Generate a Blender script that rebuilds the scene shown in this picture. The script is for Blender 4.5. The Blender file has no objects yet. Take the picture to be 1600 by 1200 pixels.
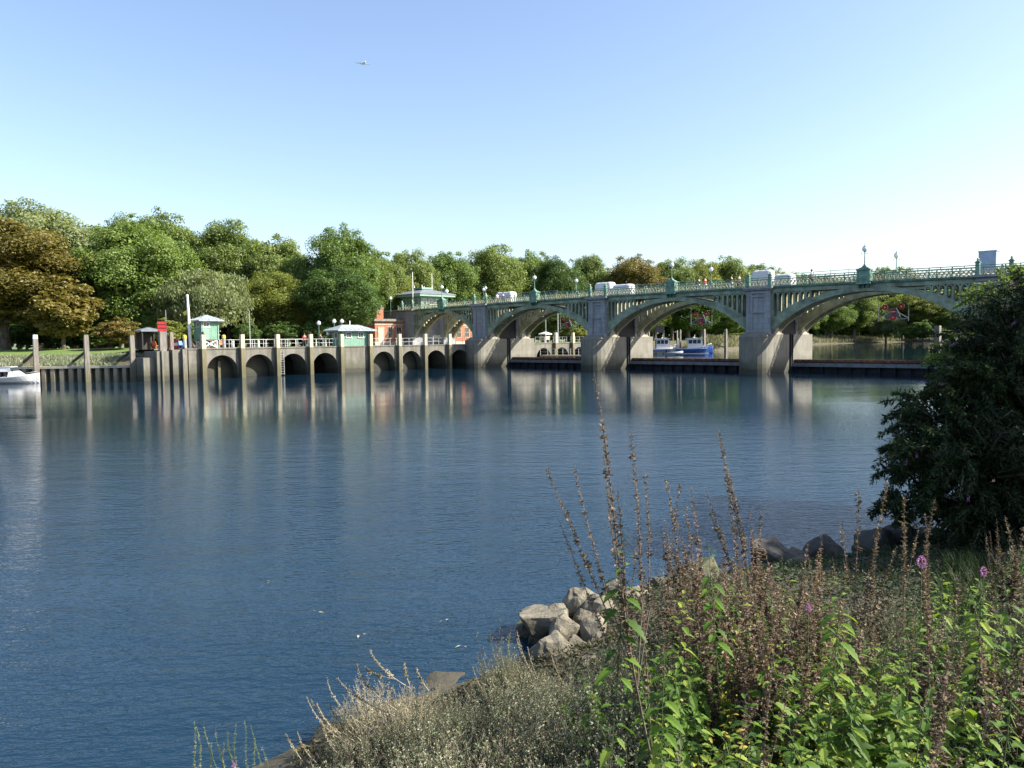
import bpy, math, random
from math import sin, cos, pi, radians, sqrt
from mathutils import Vector, Matrix, Quaternion, noise

# ------------------------------------------------------------------ camera, world, sun
SC = bpy.context.scene
COL = SC.collection
EYE, PIT, ROL, FPX = 4.0, .0564, .0124, 1200.
CAMR = Matrix.Rotation(pi/2-PIT, 3, 'X') @ Matrix.Rotation(-ROL, 3, 'Z')
cd = bpy.data.cameras.new('camera'); cam = bpy.data.objects.new('camera', cd); COL.objects.link(cam)
cam.matrix_world = Matrix.Translation((0, 0, EYE)) @ CAMR.to_4x4()
cd.sensor_width = 36; cd.lens = 27; cd.clip_start = .1; cd.clip_end = 9000
SC.camera = cam
SC.render.resolution_x = 1024; SC.render.resolution_y = 768
SUN_EL = radians(38); SUN_AZ = Vector((.992, -.12)).normalized()      # horizontal direction towards the sun
W = bpy.data.worlds.new('World'); SC.world = W; W.use_nodes = True
nt = W.node_tree; bg = nt.nodes['Background']
sky = nt.nodes.new('ShaderNodeTexSky'); sky.sky_type = 'NISHITA'; sky.sun_disc = False
sky.sun_elevation = SUN_EL; sky.sun_rotation = math.atan2(SUN_AZ.x, SUN_AZ.y)
sky.air_density = 1.0; sky.dust_density = 1.5; sky.ozone_density = 1.1; sky.altitude = 0
tint = nt.nodes.new('ShaderNodeMix'); tint.data_type = 'RGBA'; tint.blend_type = 'MULTIPLY'; tint.inputs[0].default_value = 1; tint.inputs[7].default_value = (.985, .972, 1.0, 1)
nt.links.new(sky.outputs[0], tint.inputs[6]); nt.links.new(tint.outputs[2], bg.inputs[0]); bg.inputs[1].default_value = .105
sd = bpy.data.lights.new('sun', 'SUN'); sd.energy = 5.0; sd.angle = radians(.55); sd.color = (1, .93, .82)
sun = bpy.data.objects.new('sun', sd); COL.objects.link(sun)
tos = Vector((SUN_AZ.x*cos(SUN_EL), SUN_AZ.y*cos(SUN_EL), sin(SUN_EL)))
sun.rotation_euler = tos.to_track_quat('Z', 'Y').to_euler(); sun.location = (60, 0, 80)
SC.view_settings.view_transform = 'Standard'; SC.view_settings.look = 'None'
SC.view_settings.exposure = 1.4; SC.view_settings.gamma = 1
SC.render.engine = 'CYCLES'

# ------------------------------------------------------------------ survey helpers: bridge frame (s along, t across upstream)
TH = .796; BX, BY = 43.35, 71.9
U = Vector((-sin(TH), cos(TH))); V = Vector((cos(TH), sin(TH))); B0 = Vector((BX, BY))
BROT = -(pi/2-TH)
def W3(s, t, z=0): p = B0+s*U+t*V; return Vector((p.x, p.y, z))
def ray(x, y): return CAMR @ Vector(((x-800)/FPX, (600-y)/FPX, -1))
def at(x, y, d):                       # point at forward distance d
    r = ray(x, y); k = d/r.y; return Vector((0, 0, EYE))+r*k
def gnd(x, y, z=0):
    r = ray(x, y); k = (z-EYE)/r.z; return Vector((0, 0, EYE))+r*k
def pls(x, y, s):
    r = ray(x, y); k = (s+B0.dot(U))/(r.xy.dot(U)); return Vector((0, 0, EYE))+r*k
def plt(x, y, t):
    r = ray(x, y); k = (t+B0.dot(V))/(r.xy.dot(V)); P = Vector((0, 0, EYE))+r*k
    return (P.xy-B0).dot(U), P.z
def horizon(x): return 532.2-(x-800)*.0124

# ------------------------------------------------------------------ materials
def mat(name): 
    m = bpy.data.materials.new(name); m.use_nodes = True
    return m, m.node_tree, m.node_tree.nodes['Principled BSDF']
def node(t, k, **kw):
    n = t.nodes.new(k)
    for a, b in kw.items(): setattr(n, a, b)
    return n
def ramp(t, fac, stops):
    r = node(t, 'ShaderNodeValToRGB'); e = r.color_ramp.elements
    while len(e) < len(stops): e.new(.5)
    for q, (p, c) in zip(e, stops): q.position = p; q.color = (*c, 1) if len(c) == 3 else c
    t.links.new(fac, r.inputs[0]); return r.outputs[0]
def mixc(t, f, a, b, mode='MIX'):
    m = node(t, 'ShaderNodeMix', data_type='RGBA', blend_type=mode)
    for s, v in ((0, f), (6, a), (7, b)):
        if hasattr(v, 'is_linked'): t.links.new(v, m.inputs[s])
        elif isinstance(v, tuple): m.inputs[s].default_value = (*v, 1) if len(v) == 3 else v
        else: m.inputs[s].default_value = v
    return m.outputs[2]
def math_(t, op, a, b=0., c=None):
    m = node(t, 'ShaderNodeMath', operation=op)
    for s, v in ((0, a), (1, b)) + (((2, c),) if c is not None else ()):
        if hasattr(v, 'is_linked'): t.links.new(v, m.inputs[s])
        else: m.inputs[s].default_value = v
    return m.outputs[0]
def noise_(t, vec, scale, detail=3, rough=.5):
    n = node(t, 'ShaderNodeTexNoise'); n.inputs['Scale'].default_value = scale
    n.inputs['Detail'].default_value = detail; n.inputs['Roughness'].default_value = rough
    if vec is not None: t.links.new(vec, n.inputs['Vector'])
    return n.outputs['Fac']
def scaled(t, vec, sc, rot=(0, 0, 0)):
    m = node(t, 'ShaderNodeMapping'); m.inputs['Scale'].default_value = sc; m.inputs['Rotation'].default_value = rot
    t.links.new(vec, m.inputs['Vector']); return m.outputs[0]
def bump(t, b, h, strength=.3, dist=.05):
    n = node(t, 'ShaderNodeBump'); n.inputs['Strength'].default_value = strength; n.inputs['Distance'].default_value = dist
    t.links.new(h, n.inputs['Height']); t.links.new(n.outputs[0], b.inputs['Normal']); return n
def pos(t): return node(t, 'ShaderNodeNewGeometry').outputs['Position']
def objc(t): return node(t, 'ShaderNodeTexCoord').outputs['Object']

def paint(name, c, rough=.5, var=.25, scale=3., metal=0, dirt=None):
    m, t, b = mat(name); p = pos(t)
    f = noise_(t, p, scale, 5, .6)
    dk = dirt or tuple(x*(1-var*1.6) for x in c)
    col = ramp(t, f, [(.3, dk), (.6, c), (.8, tuple(min(1, x*(1+var*.4)) for x in c))])
    t.links.new(col, b.inputs['Base Color']); b.inputs['Roughness'].default_value = rough
    b.inputs['Metallic'].default_value = metal
    bump(t, b, noise_(t, p, scale*8, 3), .15, .01)
    return m

def masonry(name, c1, c2, mortar, bw, bh, msz=.02, stain=(.12, .11, .09), tide=None, streak=.5, algae=(.05, .055, .03)):
    """Blocks laid in the walls' own directions; streaks and a tide line are wear on the stone itself."""
    m, t, b = mat(name); o = pos(t)
    r = scaled(t, o, (1, 1, 1), (0, 0, -BROT)); x = node(t, 'ShaderNodeSeparateXYZ'); t.links.new(r, x.inputs[0])
    cb = node(t, 'ShaderNodeCombineXYZ'); t.links.new(math_(t, 'ADD', x.outputs[0], x.outputs[1]), cb.inputs[0])
    t.links.new(x.outputs[2], cb.inputs[1])
    br = node(t, 'ShaderNodeTexBrick'); t.links.new(cb.outputs[0], br.inputs['Vector'])
    br.inputs['Scale'].default_value = 1; br.inputs['Brick Width'].default_value = bw; br.inputs['Row Height'].default_value = bh
    br.inputs['Mortar Size'].default_value = msz
    br.inputs['Color1'].default_value = (*c1, 1); br.inputs['Color2'].default_value = (*c2, 1); br.inputs['Mortar'].default_value = (*mortar, 1)
    n1 = noise_(t, o, .7, 6, .65); n2 = noise_(t, scaled(t, o, (2.2, 2.2, .25)), 1., 5, .6)
    col = mixc(t, ramp(t, n2, [(.42, (0, 0, 0)), (.72, (streak,)*3)]), br.outputs[0], stain)
    col = mixc(t, .5, col, ramp(t, n1, [(.3, (.55, .55, .55)), (.7, (1.1, 1.08, 1.02))]), 'MULTIPLY')
    if tide is not None:
        zz = math_(t, 'ADD', x.outputs[2], math_(t, 'MULTIPLY', n1, 1.2))
        f = node(t, 'ShaderNodeMapRange'); t.links.new(zz, f.inputs[0])
        f.inputs[1].default_value = tide+.3; f.inputs[2].default_value = tide+1.3; f.inputs[3].default_value = 1; f.inputs[4].default_value = 0
        wt = node(t, 'ShaderNodeMapRange'); t.links.new(zz, wt.inputs[0])
        wt.inputs[1].default_value = 1.05; wt.inputs[2].default_value = 1.4; wt.inputs[3].default_value = .8; wt.inputs[4].default_value = 0
        col = mixc(t, math_(t, 'MULTIPLY', f.outputs[0], .72), col, algae)
        col = mixc(t, wt.outputs[0], col, (.03, .03, .022))
    t.links.new(col, b.inputs['Base Color']); b.inputs['Roughness'].default_value = .85
    bump(t, b, math_(t, 'ADD', br.outputs[1], math_(t, 'MULTIPLY', n1, -.6)), .35, -.03)
    return m

def leafmat(name, cols, transl=.35, rough=.5, clump=.25, lit=0.0):
    """cols: three leaf colours; each leaf picks its own, whole boughs drift between them."""
    m, t, b = mat(name)
    g = node(t, 'ShaderNodeNewGeometry'); oi = node(t, 'ShaderNodeObjectInfo')
    n = noise_(t, g.outputs['Position'], clump, 3, .6)
    f = math_(t, 'ADD', math_(t, 'MULTIPLY', g.outputs['Random Per Island'], .5), math_(t, 'MULTIPLY', n, .95))
    f = math_(t, 'SUBTRACT', math_(t, 'ADD', f, math_(t, 'MULTIPLY', oi.outputs['Random'], .25)), .38)
    col = ramp(t, f, [(.1, cols[0]), (.5, cols[1]), (.9, cols[2])])
    t.links.new(col, b.inputs['Base Color']); b.inputs['Roughness'].default_value = rough
    b.inputs['Specular IOR Level'].default_value = .35
    tr = node(t, 'ShaderNodeBsdfTranslucent'); t.links.new(mixc(t, 1., col, (1.25, 1.25, .55), 'MULTIPLY'), tr.inputs[0])
    mx = node(t, 'ShaderNodeMixShader'); mx.inputs[0].default_value = transl
    t.links.new(b.outputs[0], mx.inputs[1]); t.links.new(tr.outputs[0], mx.inputs[2])
    t.links.new(mx.outputs[0], t.nodes['Material Output'].inputs[0])
    return m

M = {}
M['green_light'] = paint('sage_green_paint', (.245, .30, .21), .55, .4, 1.1)
M['green_dark'] = paint('bottle_green_paint', (.075, .175, .13), .5, .45, 1.2)
M['green_rail'] = paint('rail_green_paint', (.14, .27, .2), .5, .4, 2)
M['olive'] = paint('olive_cream_paint', (.33, .32, .19), .55, .35, 1.1)
M['steel_black'] = paint('black_steel', (.012, .012, .014), .8, .4, 1)
M['steel_grey'] = paint('grey_painted_steel', (.13, .145, .17), .5, .3, 2)
M['gilt'] = paint('gilt_lattice_paint', (.42, .38, .22), .45, .3, 3)
M['hut_green'] = paint('mint_green_boards', (.15, .29, .21), .55, .15, 2)
M['hut_trim'] = paint('pale_green_trim', (.19, .33, .245), .5, .12, 2)
M['slate'] = paint('pale_lead_roof', (.27, .31, .33), .55, .2, 2)
M['slate_dark'] = paint('grey_slate_roof', (.16, .18, .21), .6, .25, 2)
M['white'] = paint('white_paint', (.6, .6, .58), .4, .08, 3)
M['cream'] = paint('cream_paint', (.48, .44, .30), .55, .25, 3, dirt=(.3, .28, .18))
M['black'] = paint('black_paint', (.02, .02, .022), .45, .2, 3)
M['red'] = paint('red_paint', (.36, .015, .02), .45, .2, 3)
M['orange'] = paint('orange_paint', (.7, .17, .04), .45, .2, 3)
M['yellow'] = paint('yellow_paint', (.75, .5, .06), .45, .2, 3)
M['blue'] = paint('blue_hull_paint', (.035, .09, .3), .3, .15, 1)
M['blue_sheet'] = paint('blue_grey_sheeting', (.27, .35, .5), .5, .2, 1)
M['grey'] = paint('grey_rubber', (.3, .34, .38), .5, .15, 2)
M['pole_grey'] = paint('galvanised_pole', (.35, .38, .37), .4, .2, 3, .3)
M['rust'] = paint('rusty_brown_steel', (.2, .075, .03), .8, .5, 2)
M['steel'] = paint('dark_blue_grey_steel', (.02, .024, .03), .85, .4, 1)
M['tarp'] = paint('white_sheeting', (.55, .56, .58), .5, .12, .8)
M['bark'] = paint('grey_bark', (.11, .09, .065), .9, .4, 2)
M['twig'] = paint('dry_brown_twig', (.15, .115, .085), .8, .35, 20)
M['twig_pale'] = paint('pale_dry_stalk', (.3, .26, .19), .8, .3, 20)
M['stem_green'] = paint('green_stem', (.07, .11, .035), .6, .3, 20)
M['stem_red'] = paint('reddish_stem', (.13, .085, .05), .6, .3, 20)
M['skin'] = paint('skin', (.5, .3, .2), .55, .1, 5)
M['hair'] = paint('dark_hair', (.04, .028, .02), .6, .2, 5)
for k, c in dict(shirt_white=(.75, .75, .75), shirt_blue=(.06, .12, .35), shirt_dark=(.02, .022, .03), shirt_orange=(.7, .16, .08), shirt_red=(.6, .04, .04), shirt_grey=(.2, .21, .24), trouser_dark=(.03, .035, .05), trouser_pale=(.35, .4, .5)).items():
    M[k] = paint(k+'_cloth', c, .9, .1, 5)
M['granite'] = masonry('granite_blocks', (.33, .34, .36), (.26, .28, .31), (.16, .16, .16), 1.1, .62, .012, stain=(.13, .12, .11), streak=.55)
M['concrete'] = masonry('board_marked_concrete', (.205, .20, .17), (.175, .17, .145), (.25, .23, .18), 4.5, 1.15, .008, stain=(.12, .11, .08), tide=1.2, streak=.75)
M['wall'] = masonry('weathered_lock_concrete', (.175, .168, .142), (.15, .145, .122), (.22, .2, .15), 2.3, .9, .01, stain=(.075, .07, .05), tide=1.3, streak=.85)
M['shade_slime'] = masonry('shade_dark_wet_concrete', (.06, .056, .038), (.05, .045, .03), (.03, .03, .02), 2.3, .9, .01, stain=(.03, .03, .02), tide=.7, streak=.6)  # wet concrete darkened further: the shade inside the arches is put into its colour
M['brick'] = masonry('orange_red_brick', (.42, .13, .055), (.34, .10, .045), (.32, .22, .15), .24, .08, .01, stain=(.2, .07, .04), streak=.3)
M['stone'] = paint('pale_stone_dressing', (.38, .35, .28), .8, .2, 2)

def wood_mat(name, c, dk, tide=.9):
    m, t, b = mat(name); p = pos(t)
    n = noise_(t, scaled(t, p, (9, 9, .8)), 1, 5, .65); x = node(t, 'ShaderNodeSeparateXYZ'); t.links.new(p, x.inputs[0])
    col = ramp(t, n, [(.3, dk), (.7, c)])
    f = node(t, 'ShaderNodeMapRange'); t.links.new(math_(t, 'ADD', x.outputs[2], math_(t, 'MULTIPLY', n, 1.)), f.inputs[0])
    f.inputs[1].default_value = tide; f.inputs[2].default_value = tide+2.2; f.inputs[3].default_value = .85; f.inputs[4].default_value = 0
    col = mixc(t, f.outputs[0], col, (.075, .07, .035))
    t.links.new(col, b.inputs['Base Color']); b.inputs['Roughness'].default_value = .85
    bump(t, b, n, .4, .02); return m
M['pile'] = wood_mat('pale_concrete_pile', (.24, .22, .17), (.14, .13, .1), -.6)
M['timber_dark'] = wood_mat('dark_boards', (.05, .045, .035), (.02, .018, .015))  # near-black on the back boards: colour carries the shade between revetment piles
M['timber'] = wood_mat('weathered_timber', (.25, .23, .195), (.08, .07, .06))
M['timber_cream'] = wood_mat('tan_timber_fender', (.2, .18, .105), (.09, .08, .045), 1.2)

def water_mat(name, body):
    m, t, b = mat(name); p = pos(t)
    n1 = noise_(t, scaled(t, p, (.55, 1.3, 1), (0, 0, .12)), 1.5, 2, .5)
    n2 = noise_(t, scaled(t, p, (.7, 1.5, 1), (0, 0, -.15)), 5.5, 3, .6)
    n3 = noise_(t, scaled(t, p, (.5, 1.0, 1), (0, 0, .05)), .55, 2, .5)
    pt = noise_(t, scaled(t, p, (.5, 1.5, 1)), .06, 4, .6)
    amp = ramp(t, pt, [(.36, (.55,)*3), (.5, (.85,)*3), (.66, (1.3,)*3)])
    # the reach under the far wall lies sheltered, mid river is ruffled by the breeze
    x = node(t, 'ShaderNodeSeparateXYZ'); t.links.new(p, x.inputs[0]); sh = node(t, 'ShaderNodeMapRange')
    t.links.new(math_(t, 'ADD', x.outputs[1], math_(t, 'MULTIPLY', math_(t, 'SUBTRACT', pt, .5), 55)), sh.inputs[0])
    sh.inputs[1].default_value = 17; sh.inputs[2].default_value = 48; sh.inputs[3].default_value = 1.7; sh.inputs[4].default_value = .2
    amp = math_(t, 'MULTIPLY', amp, sh.outputs[0])
    h = math_(t, 'ADD', math_(t, 'MULTIPLY', n1, .42), math_(t, 'MULTIPLY', n2, .36))
    h = math_(t, 'ADD', h, math_(t, 'MULTIPLY', n3, .45))
    h = math_(t, 'MULTIPLY', h, amp)
    b.inputs['Base Color'].default_value = (*body, 1); b.inputs['Roughness'].default_value = .008
    b.inputs['IOR'].default_value = 1.333
    bump(t, b, h, 1, .05); return m
M['water'] = water_mat('river_water', (.006, .022, .040))
def land_mat(name, stops, scale=.4, bs=.4, bd=.1):
    m, t, b = mat(name); p = pos(t)
    n = noise_(t, p, scale, 8, .7)
    t.links.new(ramp(t, n, stops), b.inputs['Base Color']); b.inputs['Roughness'].default_value = .95
    bump(t, b, noise_(t, p, scale*6, 6, .7), bs, bd); return m
M['grass'] = land_mat('mown_grass', [(.3, (.06, .11, .015)), (.7, (.12, .18, .03))])
M['soil'] = land_mat('bank_soil', [(.3, (.035, .03, .018)), (.55, (.08, .07, .04)), (.75, (.05, .07, .02))], 2)
M['mud'] = land_mat('foreshore_mud', [(.3, (.14, .12, .075)), (.7, (.25, .22, .15))], 1)
M['paving'] = land_mat('pale_paving', [(.3, (.2, .18, .14)), (.7, (.3, .27, .22))], .8, .1, .02)
def rock_mat(name, c, dk, lichen):
    m, t, b = mat(name); p = objc(t)
    n = noise_(t, p, 2.5, 8, .7); n2 = noise_(t, p, 9, 6, .7)
    col = ramp(t, n, [(.3, dk), (.6, c), (.8, lichen)])
    x = node(t, 'ShaderNodeSeparateXYZ'); t.links.new(pos(t), x.inputs[0])
    f = node(t, 'ShaderNodeMapRange'); t.links.new(x.outputs[2], f.inputs[0])
    f.inputs[1].default_value = .12; f.inputs[2].default_value = .32; f.inputs[3].default_value = .85; f.inputs[4].default_value = 0
    col = mixc(t, f.outputs[0], col, (.035, .032, .02))
    t.links.new(col, b.inputs['Base Color']); b.inputs['Roughness'].default_value = .9
    bump(t, b, math_(t, 'ADD', n, math_(t, 'MULTIPLY', n2, .4)), .7, .06); return m
M['rock'] = rock_mat('pale_boulder', (.2, .18, .13), (.07, .062, .045), (.27, .245, .18))
M['rock_moss'] = rock_mat('mossy_boulder', (.115, .115, .06), (.055, .055, .035), (.10, .12, .035))
M['rock_dark'] = rock_mat('dark_boulder', (.07, .065, .055), (.03, .028, .025), (.1, .1, .07))
def glass_mat():
    m, t, b = mat('window_glass'); b.inputs['Base Color'].default_value = (.03, .04, .05, 1); b.inputs['Roughness'].default_value = .08
    return m
M['glass'] = glass_mat()
m_, t_, b_ = mat('opal_globe'); b_.inputs['Base Color'].default_value = (.8, .82, .82, 1); b_.inputs['Roughness'].default_value = .15; M['globe'] = m_
LEAF = {
 'chestnut': leafmat('rusty_chestnut_leaves', [(.085, .08, .018), (.15, .125, .026), (.2, .17, .037)], .4),
 'dark': leafmat('dark_green_leaves', [(.04, .08, .018), (.08, .14, .032), (.14, .2, .05)], .4),
 'mid': leafmat('mid_green_leaves', [(.07, .12, .026), (.13, .2, .045), (.2, .26, .07)], .42),
 'plane': leafmat('plane_tree_leaves', [(.075, .12, .03), (.14, .195, .048), (.23, .275, .085)], .42),
 'grey': leafmat('grey_green_leaves', [(.11, .14, .06), (.18, .22, .1), (.26, .3, .14)], .42),
 'yellow': leafmat('yellow_green_leaves', [(.10, .13, .028), (.17, .20, .04), (.25, .27, .06)], .42),
 'rust': leafmat('reddish_shrub_leaves', [(.09, .10, .025), (.17, .13, .035), (.26, .12, .04)], .3),
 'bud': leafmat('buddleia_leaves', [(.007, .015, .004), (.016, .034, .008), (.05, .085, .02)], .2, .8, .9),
 'nettle': leafmat('nettle_leaves', [(.03, .075, .012), (.10, .19, .022), (.27, .33, .05)], .45, .6, 2.2),
 'nettle_yellow': leafmat('yellowing_leaves', [(.22, .24, .03), (.4, .36, .06), (.5, .42, .1)], .4, .5, 1.5),
 'herb': leafmat('grey_green_herb_leaves', [(.06, .08, .04), (.20, .235, .135), (.46, .48, .34)], .25, .6, 2.2),
 'dry': leafmat('dry_beige_leaves', [(.10, .09, .055), (.28, .25, .165), (.52, .48, .36)], .25, .7, 2.2),
 'dry_dark': leafmat('brown_leaf_litter', [(.03, .028, .014), (.08, .075, .04), (.2, .18, .11)], .2, .8, 2.2),  # litter darkened so its colour holds the shade in gaps between herbs
 'seed': leafmat('brown_seed_heads', [(.045, .03, .02), (.135, .095, .062), (.33, .26, .18)], .15, .8, 3),
 'seed_pink': leafmat('pinkish_seed_heads', [(.09, .06, .042), (.22, .15, .11), (.36, .27, .21)], .15, .8, 3),
 'flower': leafmat('purple_petals', [(.25, .08, .3), (.42, .16, .48), (.6, .35, .62)], .3, .6, 3),
 'under': leafmat('low_undergrowth_leaves', [(.008, .019, .006), (.019, .038, .011), (.055, .07, .022)], .3, .6, 1.5),  # leaf colours lowered to paint in the deep shade low on the bank
 'reed': leafmat('pale_reed_blades', [(.13, .14, .07), (.22, .22, .12), (.32, .3, .18)], .2, .8, .4),
}

# ------------------------------------------------------------------ object helpers
def tag(o, label=None, cat=None, group=None, kind=None):
    for k, v in (('label', label), ('category', cat), ('group', group), ('kind', kind)):
        if v: o[k] = v
    return o
def empty(name, loc=(0, 0, 0), rz=0, label=None, cat=None, group=None):
    o = bpy.data.objects.new(name, None); COL.objects.link(o); o.location = loc; o.rotation_euler = (0, 0, rz)
    o.empty_display_size = .2
    return tag(o, label, cat, group)
def copy_tree(o, parent=None):
    c = o.copy(); COL.objects.link(c); c.parent = parent
    for ch in list(o.children):
        if not ch.get('_c'): copy_tree(ch, c)
    return c
def dup(o, loc, rz=0, sc=1, label=None, group=None, tilt=(0, 0)):
    c = copy_tree(o); c.location = loc; c.rotation_euler = (tilt[0], tilt[1], rz)
    c.scale = (sc,)*3 if not isinstance(sc, tuple) else sc
    if label: c['label'] = label
    if group: c['group'] = group
    return c

class MB:
    def __init__(s): s.v = []; s.f = []
    def add(s, vs, fs):
        n = len(s.v); s.v += [tuple(v) for v in vs]; s.f += [tuple(i+n for i in f) for f in fs]; return s
    def box(s, x0, x1, y0, y1, z0, z1):
        return s.add([(x0, y0, z0), (x1, y0, z0), (x1, y1, z0), (x0, y1, z0), (x0, y0, z1), (x1, y0, z1), (x1, y1, z1), (x0, y1, z1)],
            [(0, 3, 2, 1), (4, 5, 6, 7), (0, 1, 5, 4), (1, 2, 6, 5), (2, 3, 7, 6), (3, 0, 4, 7)])
    def cb(s, c, d): return s.box(c[0]-d[0]/2, c[0]+d[0]/2, c[1]-d[1]/2, c[1]+d[1]/2, c[2]-d[2]/2, c[2]+d[2]/2)
    def hexa(s, bot, top):   # two quads
        return s.add(list(bot)+list(top), [(0, 3, 2, 1), (4, 5, 6, 7), (0, 1, 5, 4), (1, 2, 6, 5), (2, 3, 7, 6), (3, 0, 4, 7)])
    def frust(s, c, w0, d0, w1, d1, z0, z1):
        x, y = c
        return s.hexa([(x-w0/2, y-d0/2, z0), (x+w0/2, y-d0/2, z0), (x+w0/2, y+d0/2, z0), (x-w0/2, y+d0/2, z0)],
                      [(x-w1/2, y-d1/2, z1), (x+w1/2, y-d1/2, z1), (x+w1/2, y+d1/2, z1), (x-w1/2, y+d1/2, z1)])
    def prism(s, pts, axis, a, b):    # pts 2D outline; axis 'x','y','z' extruded a..b
        n = len(pts)
        def P(p, h): return {'x': (h, p[0], p[1]), 'y': (p[0], h, p[1]), 'z': (p[0], p[1], h)}[axis]
        return s.add([P(p, a) for p in pts]+[P(p, b) for p in pts],
            [tuple(range(n))[::-1], tuple(range(n, 2*n))]+[(i, (i+1) % n, n+(i+1) % n, n+i) for i in range(n)])
    def bar(s, a, b, w, h=None):
        a, b = Vector(a), Vector(b); d = (b-a); h = h or w
        if d.length < 1e-6: return s
        d.normalize(); up = Vector((0, 0, 1)) if abs(d.z) < .95 else Vector((0, 1, 0))
        x = d.cross(up).normalized()*w/2; y = x.normalized().cross(d)*h/2
        return s.hexa([a-x-y, a+x-y, a+x+y, a-x+y], [b-x-y, b+x-y, b+x+y, b-x+y])
    def tube(s, pts, rad, n=6, cap=True):
        pts = [Vector(p) for p in pts]; N = len(pts)
        if not hasattr(rad, '__len__'): rad = [rad]*N
        base = len(s.v); ref = None
        for i, p in enumerate(pts):
            d = (pts[min(i+1, N-1)]-pts[max(i-1, 0)])
            if d.length < 1e-9: d = Vector((0, 0, 1))
            d.normalize()
            if ref is None: ref = d.orthogonal().normalized()
            ref = (ref-d*ref.dot(d)); ref = ref.normalized() if ref.length > 1e-5 else d.orthogonal().normalized()
            q = d.cross(ref)
            for k in range(n):
                a = 2*pi*k/n; s.v.append(tuple(p+rad[i]*(cos(a)*ref+sin(a)*q)))
        for i in range(N-1):
            for k in range(n):
                a = base+i*n+k; b = base+i*n+(k+1) % n; s.f.append((a, b, b+n, a+n))
        if cap: s.f.append(tuple(base+k for k in range(n))[::-1]); s.f.append(tuple(base+(N-1)*n+k for k in range(n)))
        return s
    def lathe(s, prof, c=(0, 0), n=12):   # prof [(r,z)]
        base = len(s.v)
        for r, z in prof:
            for k in range(n): a = 2*pi*k/n; s.v.append((c[0]+r*cos(a), c[1]+r*sin(a), z))
        for i in range(len(prof)-1):
            for k in range(n):
                a = base+i*n+k; b = base+i*n+(k+1) % n; s.f.append((a, b, b+n, a+n))
        s.f.append(tuple(base+k for k in range(n))[::-1]); s.f.append(tuple(base+(len(prof)-1)*n+k for k in range(n)))
        return s
    def ball(s, c, r, n=10, m=7, sc=(1, 1, 1)):
        prof = []
        base = len(s.v)
        for i in range(m+1):
            th = pi*i/m
            for k in range(n):
                a = 2*pi*k/n; s.v.append((c[0]+r*sc[0]*sin(th)*cos(a), c[1]+r*sc[1]*sin(th)*sin(a), c[2]-r*sc[2]*cos(th)))
        for i in range(m):
            for k in range(n):
                a = base+i*n+k; b = base+i*n+(k+1) % n; s.f.append((a, b, b+n, a+n))
        return s
    def leaf(s, p, d, nrm, L, w):     # pointed leaf of four faces folded on its midrib
        d = d.normalized(); x = d.cross(nrm); x = x.normalized() if x.length > 1e-6 else d.orthogonal().normalized(); n = x.cross(d)
        a = p; m1 = p+d*L*.38-n*w*.12; tip = p+d*L-n*L*.12
        l1 = m1+x*w*.5+n*w*.12; r1 = m1-x*w*.5+n*w*.12
        return s.add([a, l1, tip, r1, m1], [(0, 4, 1), (1, 4, 2), (2, 4, 3), (0, 3, 4)])
    def quad(s, p, a, b):
        return s.add([p-a-b*.3, p+a*.3-b, p+a+b*.3, p-a*.3+b], [(0, 1, 2, 3)])
    def build(s, name, m, parent=None, loc=None, rz=None, smooth=False):
        me = bpy.data.meshes.new(name); me.from_pydata(s.v, [], s.f); me.materials.append(m)
        if smooth: me.polygons.foreach_set('use_smooth', [True]*len(me.polygons))
        me.update()
        o = bpy.data.objects.new(name, me); COL.objects.link(o)
        if parent: o.parent = parent
        if loc is not None: o.location = loc
        if rz is not None: o.rotation_euler = (0, 0, rz)
        return o
def rv(r=1): 
    while True:
        v = Vector((random.uniform(-1, 1), random.uniform(-1, 1), random.uniform(-1, 1)))
        if .05 < v.length < 1: return v.normalized()*r
def lerp(a, b, f): return a+(b-a)*f

# ------------------------------------------------------------------ river, far ground, banks
o = MB().add([(-1500, -300, 0), (1500, -300, 0), (1500, 600, 0), (-1500, 600, 0)], [(0, 1, 2, 3)]).build('river', M['water']); tag(o, kind='structure')
UPZ = 1.22
up = [W3(-14, 5.4), W3(72, 5.4), W3(75, 40), Vector((40, 175, 0)), Vector((60, 260, 0)), Vector((130, 380, 0)), Vector((240, 520, 0)), Vector((1200, 900, 0)), Vector((1200, 100, 0)), Vector((90, 60, 0))]
o = MB().add([(p.x, p.y, UPZ) for p in up], [tuple(range(len(up)))]).build('upper_river', M['water']); tag(o, kind='structure')
# left bank park ground
lb = [Vector((-900, 88, 0)), Vector((-100, 98, 0)), Vector((-56, 100, 0)), Vector((-46, 99, 0)), Vector((-44.5, 92, 0)), W3(71.6, -46), W3(71.6, 40), Vector((41, 160, 0)), Vector((52, 185, 0)), Vector((83, 250, 0)), Vector((128, 318, 0)), Vector((185, 375, 0)), Vector((420, 520, 0)), Vector((1500, 1500, 0)), Vector((3000, 4000, 0)), Vector((-3000, 4000, 0)), Vector((-3000, 78, 0))]
GZ = 3.5
o = MB().add([(p.x, p.y, GZ) for p in lb], [tuple(range(len(lb)))]).build('park_ground', M['grass']); tag(o, kind='structure')
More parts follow.
